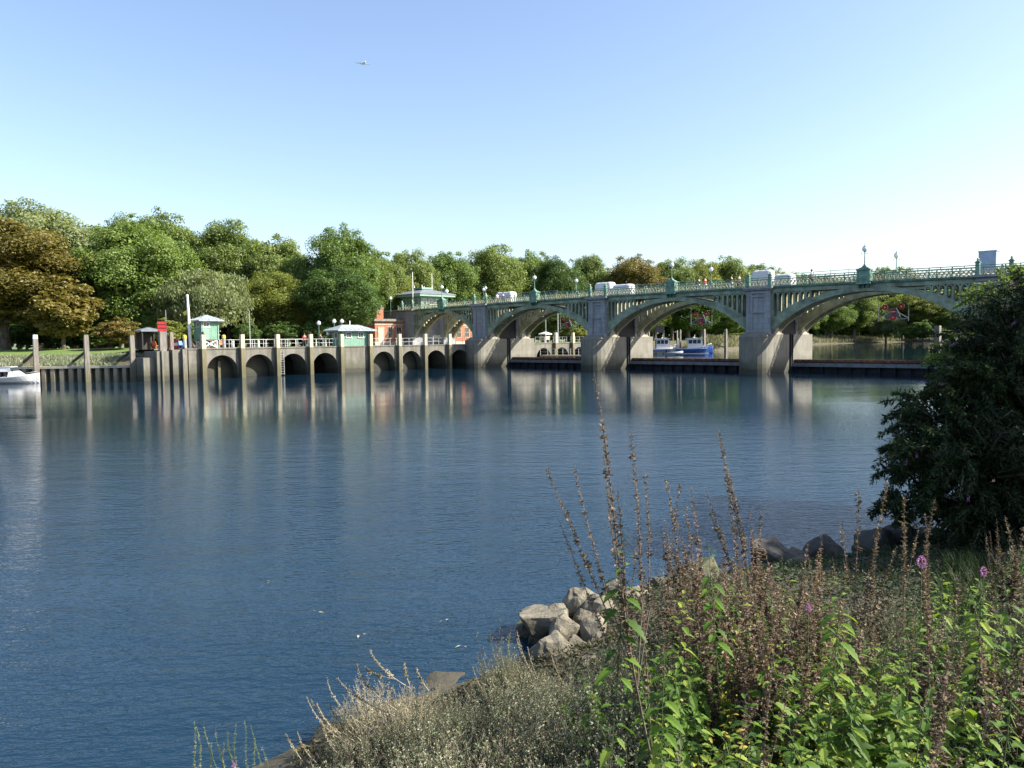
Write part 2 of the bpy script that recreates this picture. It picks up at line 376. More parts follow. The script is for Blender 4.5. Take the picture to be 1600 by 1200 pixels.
# sloping banks down to the water
def slope(name, A, Bp, za, zb, m, n=60, amp=.25, rows=8):
    mb = MB(); seg = len(A)-1; N = n; vs = []
    for i in range(N+1):
        f = i/N*seg; k = min(int(f), seg-1); g = f-k
        a = A[k].lerp(A[k+1], g); b = Bp[k].lerp(Bp[k+1], g)
        for j in range(rows+1):
            q = j/rows; p = a.lerp(b, q); z = lerp(za, zb, q)
            if 0 < j < rows: z += amp*noise.noise(Vector((p.x*.5, p.y*.5, 3)))
            vs.append((p.x, p.y, z))
    fs = [(i*(rows+1)+j, (i+1)*(rows+1)+j, (i+1)*(rows+1)+j+1, i*(rows+1)+j+1) for i in range(N) for j in range(rows)]
    o = mb.add(vs, fs).build(name, m); tag(o, kind='structure'); return o
V2 = lambda x, y: Vector((x, y, 0))
slope('bank_slope', [V2(-900, 66), V2(-100, 83.6), V2(-54, 86.9), V2(-40.6, 88)], [V2(-900, 78), V2(-100, 87.6), V2(-56, 91.2), V2(-42.5, 91.8)], 1.55, 2.95, M['soil'], 120)
slope('lawn', [V2(-900, 78), V2(-100, 87.6), V2(-56, 91.2), V2(-42.5, 91.8)], [V2(-900, 90), V2(-100, 100), V2(-56, 102), V2(-47.5, 102)], 2.95, 3.62, M['grass'], 120, amp=.05)
slope('upstream_bank', [W3(68, 31), V2(33, 150), V2(45, 164), V2(80, 233), V2(128, 300), V2(185, 350), V2(420, 500)], [W3(71.6, 34), V2(41, 160), V2(52, 185), V2(83, 250), V2(128, 318), V2(185, 375), V2(420, 520)], 1.0, GZ+.02, M['soil'], 160)
# path and paving strips on the left bank
def ribbon(name, pts, w, z, m):
    vs = []
    for i, p in enumerate(pts):
        d = (pts[min(i+1, len(pts)-1)]-pts[max(i-1, 0)]).normalized(); q = V2(-d.y, d.x)*w/2
        vs += [(p.x-q.x, p.y-q.y, z), (p.x+q.x, p.y+q.y, z)]
    o = MB().add(vs, [(2*i, 2*i+1, 2*i+3, 2*i+2) for i in range(len(pts)-1)]).build(name, m); tag(o, kind='structure')
ribbon('path', [V2(-300, 99), V2(-110, 104), V2(-60, 105.5), V2(-46, 105.5)], 2.6, GZ+.16, M['paving'])
pv = [W3(71.6, -47), W3(71.6, 38), W3(95, 38), W3(110, -40), V2(-48, 106), V2(-48, 94)]
o = MB().add([(p.x, p.y, GZ+.008) for p in pv], [tuple(range(6))]).build('lockside_paving', M['paving']); tag(o, kind='structure')

# ------------------------------------------------------------------ footbridge
SP = [(0, 20.1), (22.9, 43.0), (45.8, 65.9), (68.7, 83.9)]; PIERS = [(20.1, 22.9), (43.0, 45.8), (65.9, 68.7)]
def cb_(s): return .08-.00018*(s-40)**2
bridge = empty('footbridge', (BX, BY, 0), BROT, 'long green iron footbridge of shallow arches on granite piers across the river', 'footbridge')
def put(mb, name, m, parent=bridge, smooth=False): return mb.build(name, m, parent, smooth=smooth)
def sweep(mb, s0, s1, t0, t1, z0, z1, step=1.2, camber=True):
    n = max(1, int((s1-s0)/step)); c = cb_ if camber else (lambda s: 0)
    for i in range(n):
        a = lerp(s0, s1, i/n); b = lerp(s0, s1, (i+1)/n)
        mb.hexa([(-a, t0, z0+c(a)), (-b, t0, z0+c(b)), (-b, t1, z0+c(b)), (-a, t1, z0+c(a))], [(-a, t0, z1+c(a)), (-b, t0, z1+c(b)), (-b, t1, z1+c(b)), (-a, t1, z1+c(a))])
    return mb
def arch_z(s, a, b):
    xi = max(-1, min(1, (s-(a+b)/2)/((b-a)/2))); q = max(0, 1-xi*xi)
    return 4.42+4.2*q**.82, 5.5+3.62*q**.80     # intrados, extrados
def rib(mb, a, b, t0, t1, zoff=0):
    N = 44; vs = []
    for i in range(N+1):
        xi = -cos(pi*i/N); s = (a+b)/2+xi*(b-a)/2; zi, ze = arch_z(s, a, b)
        vs += [(-s, t0, zi), (-s, t1, zi), (-s, t1, ze), (-s, t0, ze)]
    fs = []
    for i in range(N):
        k = 4*i
        fs += [(k+j, k+4+j, k+4+(j+1) % 4, k+(j+1) % 4) for j in range(4)]
    mb.add(vs, fs+[(0, 1, 2, 3), (4*N+3, 4*N+2, 4*N+1, 4*N)])
def plate_hole(mb, x0, x1, zt, zb0, zb1, cx, hw, h0, h1, t0, t1):
    """web cell x0..x1 with a pill-shaped opening"""
    n = 8; inner = []; outer = []
    r = hw
    for k in range(2*n):                   # pill, counter-clockwise from right side
        a = 2*pi*(k+.5)/(2*n); zc = h1-r if sin(a) > 0 else h0+r
        inner.append((cx+r*cos(a), zc+r*sin(a)))
    for k in range(2*n):
        a = 2*pi*(k+.5)/(2*n); c, s = cos(a), sin(a); m = max(abs(c), abs(s)); c /= m; s /= m
        x = lerp(x0, x1, (c+1)/2); zb = lerp(zb0, zb1, (x-x0)/(x1-x0))
        z = zt if s >= .999 else zb if s <= -.999 else (inner[k][1] if abs(c) > .999 else lerp(zb, zt, (s+1)/2))
        outer.append((x, z))
    for i in range(2*n):                   # corners
        pass
    N = 2*n
    vs = [(p[0], t0, p[1]) for p in inner]+[(p[0], t0, p[1]) for p in outer]+[(p[0], t1, p[1]) for p in inner]+[(p[0], t1, p[1]) for p in outer]
    fs = []
    for i in range(N):
        j = (i+1) % N
        fs += [(N+i, N+j, j, i), (2*N+i, 2*N+j, 3*N+j, 3*N+i), (i, j, 2*N+j, 2*N+i), (N+j, N+i, 3*N+i, 3*N+j)]
    for (sx, sz) in ((1, 1), (-1, 1), (-1, -1), (1, -1)):      # corner triangles between the two outline runs
        X = x1 if sx > 0 else x0; Z = zt if sz > 0 else lerp(zb0, zb1, (X-x0)/(x1-x0))
        best = None
        for i in range(N):
            j = (i+1) % N
            if (abs(outer[i][0]-X) < 1e-6) != (abs(outer[j][0]-X) < 1e-6):
                if (outer[i][1]+outer[j][1])/2 > (zt+Z)/2-.001 if sz > 0 else (outer[i][1]+outer[j][1])/2 < (zt+Z)/2:
                    best = (i, j)
        if best:
            i, j = best; b = len(vs); vs += [(X, t0, Z), (X, t1, Z)]
            fs += [(N+i, b, N+j), (3*N+i, 3*N+j, b+1)]
    mb.add(vs, fs)
def spandrel(mb, a, b, t0, t1, sides=(0, 1)):
    for side in sides:
        for k in range(7):
            c = .42+.62*k
            s = a+c if side == 0 else b-c
            x0, x1 = -(s+.31), -(s-.31)
            if k == 0:
                if side == 0: x1 = -a
                else: x0 = -b
            zt = 9.06+cb_(s); e0 = arch_z(-x0, a, b)[1]-.05; e1 = arch_z(-x1, a, b)[1]-.05
            top = zt-.14; bot = max(e0, e1)+.16
            if top-bot < .42: 
                continue
            plate_hole(mb, x0, x1, zt, e0, e1, -s, .2, bot, top, t0, t1)
for bi, (T0, T1) in enumerate(((0, 2.4), (6.9, 9.3))):
    for a, b in SP:
        for tt in ((T0+.02, T0+.42), (T1-.42, T1-.02)):
            gm = M['green_light'] if bi == 0 and tt[0] < .1 else M['olive']; mb = MB(); rib(mb, a, b, *tt); r_ = put(mb, 'arch_rib', gm)
            # flange on the rib edge
            for sd2 in (0, 1): mb = MB(); spandrel(mb, a, b, tt[0]+.06, tt[0]+.36, (sd2,)); put(mb, 'spandrel', gm, r_)
        mb = MB()      # cross bracing between the two ribs
        for q in range(1, 10):
            s = lerp(a, b, q/10); zi, ze = arch_z(s, a, b); mb.box(-s-.05, -s+.05, T0+.42, T1-.42, zi+.35, zi+.47)
        put(mb, 'bracing', M['green_light'])
    S0, S1 = -14, 90
    mb = MB(); sweep(mb, S0, S1, T0+.05, T1-.05, 9.28, 9.52); put(mb, 'deck', M['paving'])
    for k, tt in enumerate((T0, T1)):
        sg = -1 if k == 0 else 1
        lo, hi = (tt-.0, tt+.16) if k == 0 else (tt-.16, tt)
        mb = MB(); sweep(mb, S0, S1, lo, hi, 9.02, 9.5); f = put(mb, 'edge_girder', M['green_light'])
        mb = MB(); sweep(mb, S0, S1, tt-.2 if k == 0 else tt-.14, tt+.14 if k == 0 else tt+.2, 9.5, 9.7); sweep(mb, S0, S1, *((tt-.09, tt+.1) if k == 0 else (tt-.1, tt+.09)), 9.42, 9.5); put(mb, 'cornice', M['green_dark'])
    for k, tt in enumerate((T0-.05, T1+.05)):
        marks = [-14, -7, 0, 20.1, 22.9, 43, 45.8, 65.9, 68.7, 83.9, 88]
        for a, b in zip(marks[:-1], marks[1:]):
            n = max(1, round((b-a)/2.1)); g = MB(); L = MB()
            sweep(g, a, b, tt-.05, tt+.05, 10.62, 10.69); sweep(g, a, b, tt-.03, tt+.03, 10.38, 10.43); sweep(g, a, b, tt-.03, tt+.03, 9.76, 9.81)
            for i in range(n+1):
                s = lerp(a, b, i/n); c = cb_(s); g.box(-s-.045, -s+.045, tt-.05, tt+.05, 9.7+c, 10.68+c)
                if i < n:
                    s2 = lerp(a, b, (i+.5)/n); c2 = cb_(s2); g.box(-s2-.03, -s2+.03, tt-.03, tt+.03, 10.4+c2, 10.64+c2)
            m = max(2, round((b-a)/.42))
            for i in range(m):
                s = lerp(a, b, i/m); e = lerp(a, b, (i+1)/m); c = cb_(s)
                L.bar((-s, tt, 9.8+c), (-e, tt, 10.38+c), .035, .035); L.bar((-e, tt+.004, 9.8+c), (-s, tt+.004, 10.38+c), .035, .035)
                h = (s+e)/2; L.prism([(-h+.1*cos(w*pi/3), 10.09+c+.12*sin(w*pi/3)) for w in range(6)], 'y', tt-.018, tt+.018)
            r = put(g, 'railing', M['green_rail']); put(L, 'lattice', M['gilt'], r)
    # pedestal boxes over each crown
    for a, b in SP:
        s = (a+b)/2-.0; c = cb_(s); tt = T0-.05 if bi == 0 else T1+.05
        mb = MB(); x = -s
        mb.box(x-.62, x+.62, tt-.36, tt+.36, 9.52+c, 10.85+c); mb.box(x-.72, x+.72, tt-.46, tt+.46, 9.4+c, 9.56+c)
        mb.box(x-.72, x+.72, tt-.46, tt+.46, 10.8+c, 10.92+c); mb.frust((x, tt), 1.2, .74, .8, .55, 10.92+c, 11.08+c); mb.frust((x, tt), .6, .45, .25, .25, 11.08+c, 11.3+c)
        for q in (-.56, .56): mb.box(x+q-.09, x+q+.09, tt-.40, tt+.40, 9.6+c, 10.78+c)
        p = put(mb, 'pedestal', M['green_rail'])
        mb = MB(); 
        for q in (-.45, 0, .45): mb.frust((x+q, tt), .12, .2, .2, .8, 9.02+c, 9.4+c); mb.ball((x+q, tt-(.32 if bi == 0 else -.32), 9.14+c), .09, 6, 4)
        put(mb, 'bracket', M['green_dark'], p)
    # posts with finials beside the piers
    for (a, b) in [(-2.9, 0)]+PIERS+[(83.9, 86.9)]:
        for s in (a+.1, b-.1):
            c = cb_(s); tt = T0-.05 if bi == 0 else T1+.05; x = -s
            mb = MB(); mb.box(x-.17, x+.17, tt-.17, tt+.17, 9.7+c, 10.95+c); mb.box(x-.23, x+.23, tt-.23, tt+.23, 9.66+c, 9.84+c); mb.box(x-.23, x+.23, tt-.23, tt+.23, 10.9+c, 10.98+c)
            mb.frust((x, tt), .36, .36, .1, .1, 10.98+c, 11.14+c)
            p = put(mb, 'rail_post', M['green_rail'])
            put(MB().ball((x, tt, 11.24+c), .12, 8, 5), 'finial', M['cream' if bi == 0 else 'green_rail'], p)
# piers
def half_round(mb, s0, s1, t_front, t_back, z0, z1, r=None, n=10, z1n=None):
    cx = -(s0+s1)/2; R = (s1-s0)/2; pts = [(cx-R, t_back), (cx-R, t_front)]
    for k in range(1, n): a = pi+pi*k/n; pts.append((cx+R*cos(a), t_front+R*sin(a)))
    pts += [(cx+R, t_front), (cx+R, t_back)]
    mb.prism(pts, 'z', z0, z1)
for a, b in PIERS:
    s0, s1 = a-.32, b+.32; xm = -(a+b)/2
    base = MB(); half_round(base, s0, s1, -1.0, 4.0, -2.5, 4.1); 
    base.box(-s1, -s0, 4.75, 10.3, -2.5, 4.32)
    base.box(-s1+.6, -s0-.6, 4.0, 4.75, -2.5, 4.1)
    pb = put(base, 'pier_base', M['concrete'])
    sh = MB(); R = (s1-s0)/2; n = 12     # weathered shoulder of the cutwater
    ring = [(xm-R, -1.0)]+[(xm+R*cos(pi+pi*k/n), -1.0+R*sin(pi+pi*k/n)) for k in range(1, n)]+[(xm+R, -1.0)]
    top = [(lerp(xm, x, .82), lerp(-.35, y, .45)) for x, y in ring]
    vs = [(x, y, 4.1) for x, y in ring]+[(x, y, 4.6) for x, y in top]; N = len(ring)
    sh.add(vs, [(i, i+1, N+i+1, N+i) for i in range(N-1)]+[tuple(range(N, 2*N))]); sh.box(-s1, -s0, -1.0, 4.0, 4.1, 4.32)
    put(sh, 'shoulder', M['concrete'], pb)
    for t0, t1 in ((-.22, 2.62), (6.7, 9.5)):
        g = MB(); g.box(-b, -a, t0, t1, 4.32, 9.3)
        for q0, q1 in ((-b+.0, -b+.75), (-a-.75, -a-.0)): g.box(q0+.003, q1-.003, t0-.13, t0, 4.6, 8.95)
        for z0, z1, e in ((4.32, 4.75, .22), (6.75, 6.93, .17), (8.55, 8.68, .17), (8.95, 9.15, .2)): g.box(-b-.0+.004, -a-.004, t0-e, t0+.01, z0, z1)
        sft = put(g, 'pier_shaft', M['granite'])
        c = MB(); c.box(-b-.22, -a+.22, t0-.32, t1+.32, 9.3, 9.46); c.box(-b-.36, -a+.36, t0-.46, t1+.46, 9.46, 9.66); put(c, 'capstone', M['granite'], sft)
        sk = MB()       # pale skewbacks the ribs stand on
        for sx0, sx1 in ((-b-.32, -b), (-a, -a+.32)):
            sk.prism([(t0+.5, 4.321), (t1-.1, 4.321), (t1-.25, 4.42), (lerp(t0, t1, .62), 4.6), (t0+1.2, 5.25), (t0+.9, 5.25)], 'x', sx0, sx1)
        put(sk, 'skewback', M['stone'], pb)
    tw = MB(); tw.box(xm-1.3, xm+1.3, 2.95, 6.4, 4.35, 9.2)
    for q in (-1.2, -.6, 0, .6, 1.2): tw.box(xm+q-.05, xm+q+.05, 2.85, 6.5, 4.4, 9.15)
    for z in (5.6, 6.9, 8.2): tw.box(xm-1.38, xm+1.38, 2.83, 6.52, z, z+.12)
    put(tw, 'gate_guide_tower', M['steel_black'])
    gg = MB()
    for sx in (-s1-.1, -s0+.1): gg = MB(); gg.box(sx-.08, sx+.08, 4.1, 4.22, -2, 4.4); gg.box(sx-.08, sx+.08, 4.22, 4.68, 4.3, 4.4); gg.box(sx-.08, sx+.08, 4.55, 4.68, -2, 4.4); put(gg, 'gate_guide', M['steel'])
    pass
# abutments
for s0, s1, lo in ((-14, 0, -2.), (83.9, 93, 3.4)):
    g = MB()
    for t0, t1 in ((-.22, 2.62), (6.7, 9.5)):
        g.box(-s1, -s0, t0, t1, lo, 9.3)
        for z0, z1, e in ((6.75, 6.93, .1), (8.95, 9.15, .16)): g.box(-s1+.004, -s0-.004, t0-e, t0+.01, z0, z1)
    g.box(-s1+1.5, -s0-1.5, 2.62, 6.7, lo, 9.2)
    ab = put(g, 'abutment', M['granite'])
    c = MB()
    for t0, t1 in ((-.22, 2.62), (6.7, 9.5)): c.box(-s1-.36, -s0+.36, t0-.46, t1+.46, 9.3, 9.5)
    put(c, 'capstone', M['granite'], ab)

# winding gear under hooped sheeting on the piers
def gear_cover(x0, x1, ytop, t, label, m_='tarp'):
    sa, _ = plt(x1, ytop, t); sb, ztop = plt(x0, ytop, t)
    z0 = 9.7; w = max(.8, sb-sa); h = ztop-z0; mid = (sa+sb)/2
    e = empty('gear_cover', W3(mid, t, z0), BROT, label, 'machine cover', 'white sheeted gear covers along the bridge deck')
    def prof(q): return [(-.85*q, 0)]+[(math.copysign(abs(cos(a))**.55, -cos(a))*.85*q, h*.55+h*.45*abs(sin(a))**.6*(.5+.5*q)) for a in [pi*k/12 for k in range(13)]]+[(.85*q, 0)]
    mb = MB(); xs = [(-w/2, .8), (-w/2+.12, .93), (-w/2+.35, 1), (-w/6, .97), (0, 1.0), (w/5, .97), (w/2-.35, 1), (w/2-.12, .93), (w/2, .8)]; vs = []; m = 15
    for x, q in xs: vs += [(x, p[0], p[1]) for p in prof(q)]
    mb.add(vs, [(k*m+c, k*m+c+1, (k+1)*m+c+1, (k+1)*m+c) for k in range(len(xs)-1) for c in range(m-1)]+[tuple(range(m)), tuple(range((len(xs)-1)*m, len(xs)*m))[::-1]])
    mb.build('sheeting', M[m_], e, smooth=False)
    MB().box(-w/2+.1, w/2-.1, -.88, -.85, .02, .14).build('skirt_batten', M['pole_grey'], e)
    return e
gear_cover(1179, 1207, 423, 5, 'large white hooped cover on the bridge pier right of centre, with shaded blue end')
gear_cover(1214, 1240, 429, 5, 'smaller white hooped cover just right of the large one on the same pier')
gear_cover(934, 958, 442, 5, 'white hooped cover above the middle pier, left of its pair')
gear_cover(962, 988, 445, 5, 'low white hooped cover above the middle pier, right of its pair')
gear_cover(779, 803, 457, 5, 'white hooped cover on the bridge behind the people in white and blue')
# blue sheeted box over the right abutment
s_, z_ = plt(1546, 398, 5)
e = empty('sheeted_box', W3(s_, 5, 9.7), BROT, 'square blue-grey sheeted box standing above the right end of the bridge', 'machine cover')
MB().box(-.75, .75, -.8, .8, .35, 2.35).build('sheeting', M['blue_sheet'], e)
mb = MB(); mb.box(-.8, .8, -.85, .85, 2.35, 2.45)
for x in (-.7, .7):
    for y in (-.72, .72): mb.box(x-.04, x+.04, y-.04, y+.04, 0, .35)
mb.build('frame', M['pole_grey'], e)

# overhead handrail frames between the footways (thin scaffold rails)
def scaffold(sa, sb, t, label):
    e = empty('scaffold_rail', W3((sa+sb)/2, t, 9.7), BROT, label, 'scaffold rail', 'scaffold rails over the winding gear'); L = (sb-sa)/2
    mb = MB()
    for z in (1.1, 1.75): mb.tube([(-L, 0, z), (L, 0, z)], .03, 5)
    mb.build('rail', M['pole_grey'], e)
    n = max(2, int(2*L/2)); 
    for i in range(n+1): MB().tube([(lerp(-L, L, i/n), 0, -.2), (lerp(-L, L, i/n), 0, 1.8)], .03, 5).build('upright', M['pole_grey'], e)
scaffold(57, 64.5, 6.2, 'thin scaffold rail beside the cover behind the person in blue')
scaffold(33.5, 47, 6.2, 'long thin scaffold rail at the middle pier covers')
scaffold(12, 22, 6.2, 'thin scaffold rail right of the large white cover')

# bridge lamps
lamp = empty('bridge_lamp', (0, 0, 0), BROT)
mb = MB(); mb.lathe([(.14, 0), (.12, .12), (.06, .2), (.05, .9), (.035, 1.3), (.05, 1.32), (.1, 1.38), (.12, 1.42)], n=8); mb.bar((-.32, 0, 1.2), (.32, 0, 1.2), .03)
for q in (-.32, .32): mb.ball((q, 0, 1.22), .05, 6, 4)
mb.build('post', M['green_rail'], lamp)
g_ = MB().ball((0, 0, 1.68), .28, 14, 10, (1, 1, 1.05)).build('globe', M['globe'], lamp, smooth=True)
mb = MB(); mb.lathe([(.2, 1.86), (.22, 1.9), (.12, 1.97), (.03, 2.05), (.05, 2.1), (.01, 2.22)], n=8)
mb.build('crown', M['green_rail'], lamp)
n_ = 0
names = ['right-hand', 'second from right', 'third from right', 'fourth from right']
for bi, tt in enumerate((-.05, 9.35)):
    for i, (a, b) in enumerate(SP):
        s = (a+b)/2; L = W3(s, tt, 11.28+cb_(s)) if True else 0
        lb_ = '%s of the four globe lamps on the %s parapet of the bridge' % (names[i], 'near' if bi == 0 else 'far')
        if n_ == 0: lamp.location = L; tag(lamp, lb_, 'lamp', 'globe lamps along the bridge')
        else: dup(lamp, L, BROT, 1, lb_)
        n_ += 1
L = W3(66.0, -.05, 10.85); dup(lamp, L, BROT, .75, 'small globe lamp on the rail post above the leftmost river pier')
L = W3(86, 9.35, 11.0); dup(lamp, L, BROT, 1.2, 'tall globe lamp beside the green pavilion on the bridge end')

# navigation signals hanging under the arches
def signal(xs, label, cx):
    e = empty('navigation_signal', W3(cx, 8.2, 5.6), BROT, label, 'navigation signal', 'red disc signals hanging under the arches')
    top = 9.0-5.6
    f = MB()
    for q in (-1.55, 1.55): f.tube([(q, 0, 0), (q, 0, top)], .04, 6)
    f.tube([(-1.55, 0, .25), (1.55, 0, .25)], .04, 6); f.bar((-1.55, 0, .3), (0, 0, 1.25), .06); f.bar((1.55, 0, .3), (0, 0, 1.25), .06)
    f.build('frame', M['pole_grey'], e)
    MB().prism([(-.75, .45), (.75, .45), (.3, 1.5), (-.3, 1.5)], 'y', -.02, .04).build('backing_board', M['steel_grey'], e)
    for (x, z) in ((-.85, 1.55), (.85, 1.6), (0, .42)):
        d = MB(); n = 20; r = .31
        d.add([(x+r*cos(2*pi*k/n), -.16, z+r*sin(2*pi*k/n)) for k in range(n)]+[(x+r*cos(2*pi*k/n), -.05, z+r*sin(2*pi*k/n)) for k in range(n)],
              [tuple(range(n))[::-1], tuple(range(n, 2*n))]+[(k, (k+1) % n, n+(k+1) % n, n+k) for k in range(n)])
        dd = d.build('red_disc', M['red'], e)
        MB().ball((x, -.16, z), .09, 8, 6).build('lens', M['red_lens'], dd, smooth=True)
    n = 20; d = MB(); r = .3
    d.add([(r*cos(2*pi*k/n), -.1, 1.05+r*sin(2*pi*k/n)) for k in range(n)]+[(r*cos(2*pi*k/n), -.03, 1.05+r*sin(2*pi*k/n)) for k in range(n)], [tuple(range(n))[::-1], tuple(range(n, 2*n))]+[(k, (k+1) % n, n+(k+1) % n, n+k) for k in range(n)])
    d.build('no_entry_sign', M['red'], e); MB().box(-.24, .24, -.125, -.105, 1.0, 1.1).build('white_bar', M['white'], e)
m_, t_, b_ = mat('red_lens'); b_.inputs['Base Color'].default_value = (.9, .15, .12, 1); b_.inputs['Roughness'].default_value = .1
b_.inputs['Emission Color'].default_value = (1, .25, .2, 1); b_.inputs['Emission Strength'].default_value = .08; M['red_lens'] = m_
signal(0, 'red disc signal frame hanging in the rightmost bridge arch', 9.9)
signal(0, 'red disc signal frame hanging in the arch above the moored launches', 33.7)
signal(0, 'red disc signal frame hanging in the third arch from the right', 56.6)

# weir gates
def gate(a, b, label):
    e = empty('weir_gate', W3((a+b)/2, 5.05, 0), BROT, label, 'weir gate', 'sluice gates lowered between the bridge piers'); h = (b-a)/2-.4
    MB().box(-h, h, .2, .34, -1.5, 1.16).build('skin_plate', M['steel'], e)
    MB().box(-h, h, .12, .4, 1.16, 1.42).build('top_plank', M['rust'], e)
    mb = MB(); mb.box(-h, h, -.55, .19, .78, .98); mb.box(-h, h, -.6, -.52, .62, 1.02); mb.build('walkway_beam', M['steel_grey'], e)
    r = MB(); s = MB(); k = 0; x = -h+.3
    while x < h:
        r.prism([(-.5, .62), (.2, .62), (.2, -.9), (.05, -.9)], 'x', x-.05, x+.05); x += 1.55
    x = -h+.2
    while x < h: MB().box(x-.07, x+.07, .05, .12, 1.05, 1.4).build('stanchion', M['black'], e); x += .8
    r.build('rib_frame', M['steel'], e)
gate(*SP[0], 'lowered dark weir gate under the rightmost arch')
gate(*SP[1], 'lowered dark weir gate in front of the moored launches')
gate(*SP[2], 'lowered dark weir gate beside the lock wall, leftmost of the three')

# ------------------------------------------------------------------ lock wall with arcade
wall = empty('lock_wall', W3(68, 0), BROT, 'long weathered concrete lock wall pierced by round arches above the river', 'lock wall')
PT = [-45.6, -43.4, -38.7, -34.1, -29.5, -24.9, -20.3, -15.4, -10.75, -6.1, -1.5]
def wbox(mb, s0, s1, t0, t1, z0, z1): return mb.box(-(s1-68), -(s0-68), t0, t1, z0, z1)
def bay(mb, t0, t1, depth, zt=3.42):
    c = (t0+t1)/2; hw = 1.87; n = 14; out = [(t0, -2), (c-hw, -2)]+[(c-hw*cos(pi*k/n), .85+1.88*sin(pi*k/n)) for k in range(n+1)]+[(c+hw, -2), (t1, -2), (t1, zt), (t0, zt)]
    mb.prism(out, 'x', -depth, 0)
def solid(mb, t0, t1, zt=3.42): mb.box(-3.6, 0, t0, t1, -2, zt)
bays = [(PT[i], PT[i+1]) for i in range(1, 5)]+[(PT[i], PT[i+1]) for i in range(6, 10)]
for i, (a, b) in enumerate(bays):
    mb = MB(); bay(mb, a+.002, b-.002, 1.15 if i in (0, 1, 4, 5) else 3.2); put(mb, 'arched_bay', M['wall'], wall)
    mb = MB(); d = 1.55 if i in (0, 1, 4, 5) else 9; mb.box(-d-.5, -d, a, b, -2, 3.45)
    if d > 4: mb.box(-d, -3.21, a, a+.3, -2, 3.4); mb.box(-d, -3.21, b-.3, b, -2, 3.4)
    mb.box(-d, -3.21 if d > 4 else -1.16, a+.001, b-.001, 3.0, 3.3)
    put(mb, 'rear_wall', M['shade_slime'], wall)
mb = MB(); solid(mb, PT[5], PT[6]); solid(mb, PT[0]+.6, PT[1]); solid(mb, PT[10], -.8); put(mb, 'solid_bay', M['wall'], wall)
mb = MB(); mb.box(-3.7, .08, PT[0]+.5, -.75, 3.42, 3.56); put(mb, 'coping', M['wall'], wall)
# upstream continuation
wall2 = empty('upstream_lock_wall', W3(68, 0), BROT, 'pale arched lock wall seen through the third arch from the right', 'lock wall')
UT = [10.95, 13.0, 17.6, 22.4, 27.2, 32]
for a, b in zip(UT[1:-1], UT[2:]):
    mb = MB(); bay(mb, a, b, 3.2); mb.build('arched_bay', M['wall'], wall2); MB().box(-5, -4.5, a, b, -2, 3.4).build('rear_wall', M['wall'], wall2)
MB().box(-3.7, 0, UT[0], UT[1]-.002, -2, 3.42).build('solid_bay', M['wall'], wall2)
MB().box(-3.9, .08, UT[0], 32, 3.42, 3.56).build('coping', M['wall'], wall2)

# fender posts
def fender(name, loc, ztop, zc, w, label, m1='timber_cream', m2='cream', group='square fender posts along the lock wall'):
    e = empty(name, (loc.x, loc.y, 0), BROT, label, 'post', group)
    MB().box(-w/2, w/2, -w/2, w/2, -2, zc).build('shaft', M[m1], e)
    if ztop > zc:
        MB().frust((0, 0), w*.94, w*.94, w*.9, w*.9, zc, ztop).build('painted_top', M[m2], e)
    c = MB(); c.frust((0, 0), w*.98, w*.98, w*.3, w*.3, ztop, ztop+.1); c.ball((0, 0, ztop+.2), .13, 8, 6); c.build('cap', M['black'], e)
    return e
locs = ['at the left end of the lock wall', 'left of the leftmost wall arch', 'between first and second wall arches from left', 'between second and third wall arches from left', 'between third and fourth wall arches from left',
        'at the left corner of the hut on the wall', 'at the right corner of the hut on the wall', 'between fifth and sixth wall arches from left', 'between sixth and seventh wall arches from left', 'between seventh and eighth wall arches from left', 'where the wall meets the bridge pier']
for i, t in enumerate(PT):
    if i == 0: fender('fender_post', W3(67.7, t), 3.5, 3.5, .5, 'dark plain fender post '+locs[i], 'timber')
    elif i == 10: fender('fender_post', W3(67.6, t), 3.3, 2.6, .3, 'thin low fender post '+locs[i], 'timber')
    else: fender('fender_post', W3(67.66, t), 5.15, 3.5, .5, 'cream topped fender post '+locs[i])
for i, t in enumerate((18.0, 22.6)): fender('fender_post', W3(67.66, t), 5.3, 3.5, .5, ['cream topped post on the upstream wall, left of two under the arch', 'cream topped post on the upstream wall, right of two under the arch'][i])
fender('fender_post', W3(69.3, -40.9), 2.0, 2.0, .3, 'short timber post standing inside the leftmost wall arch', 'timber_cream')

def ladder(loc, z0, z1, label):
    e = empty('ladder', (loc.x, loc.y, 0), BROT, label, 'ladder', 'ladders on the lock wall'); mb = MB()
    for y in (-.22, .22): mb.bar((0, y, z0), (0, y, z1), .05)
    mb.build('rail', M['pole_grey'], e); mb = MB(); z = z0+.15
    while z < z1: mb.bar((0, -.22, z), (0, .22, z), .04); z += .3
    mb.build('rung', M['pole_grey'], e)
ladder(W3(67.85, -33.4), .1, 3.2, 'steel ladder at the third wall arch from left')
ladder(W3(67.85, -15.0), .1, 3.2, 'steel ladder at the sixth wall arch from left')

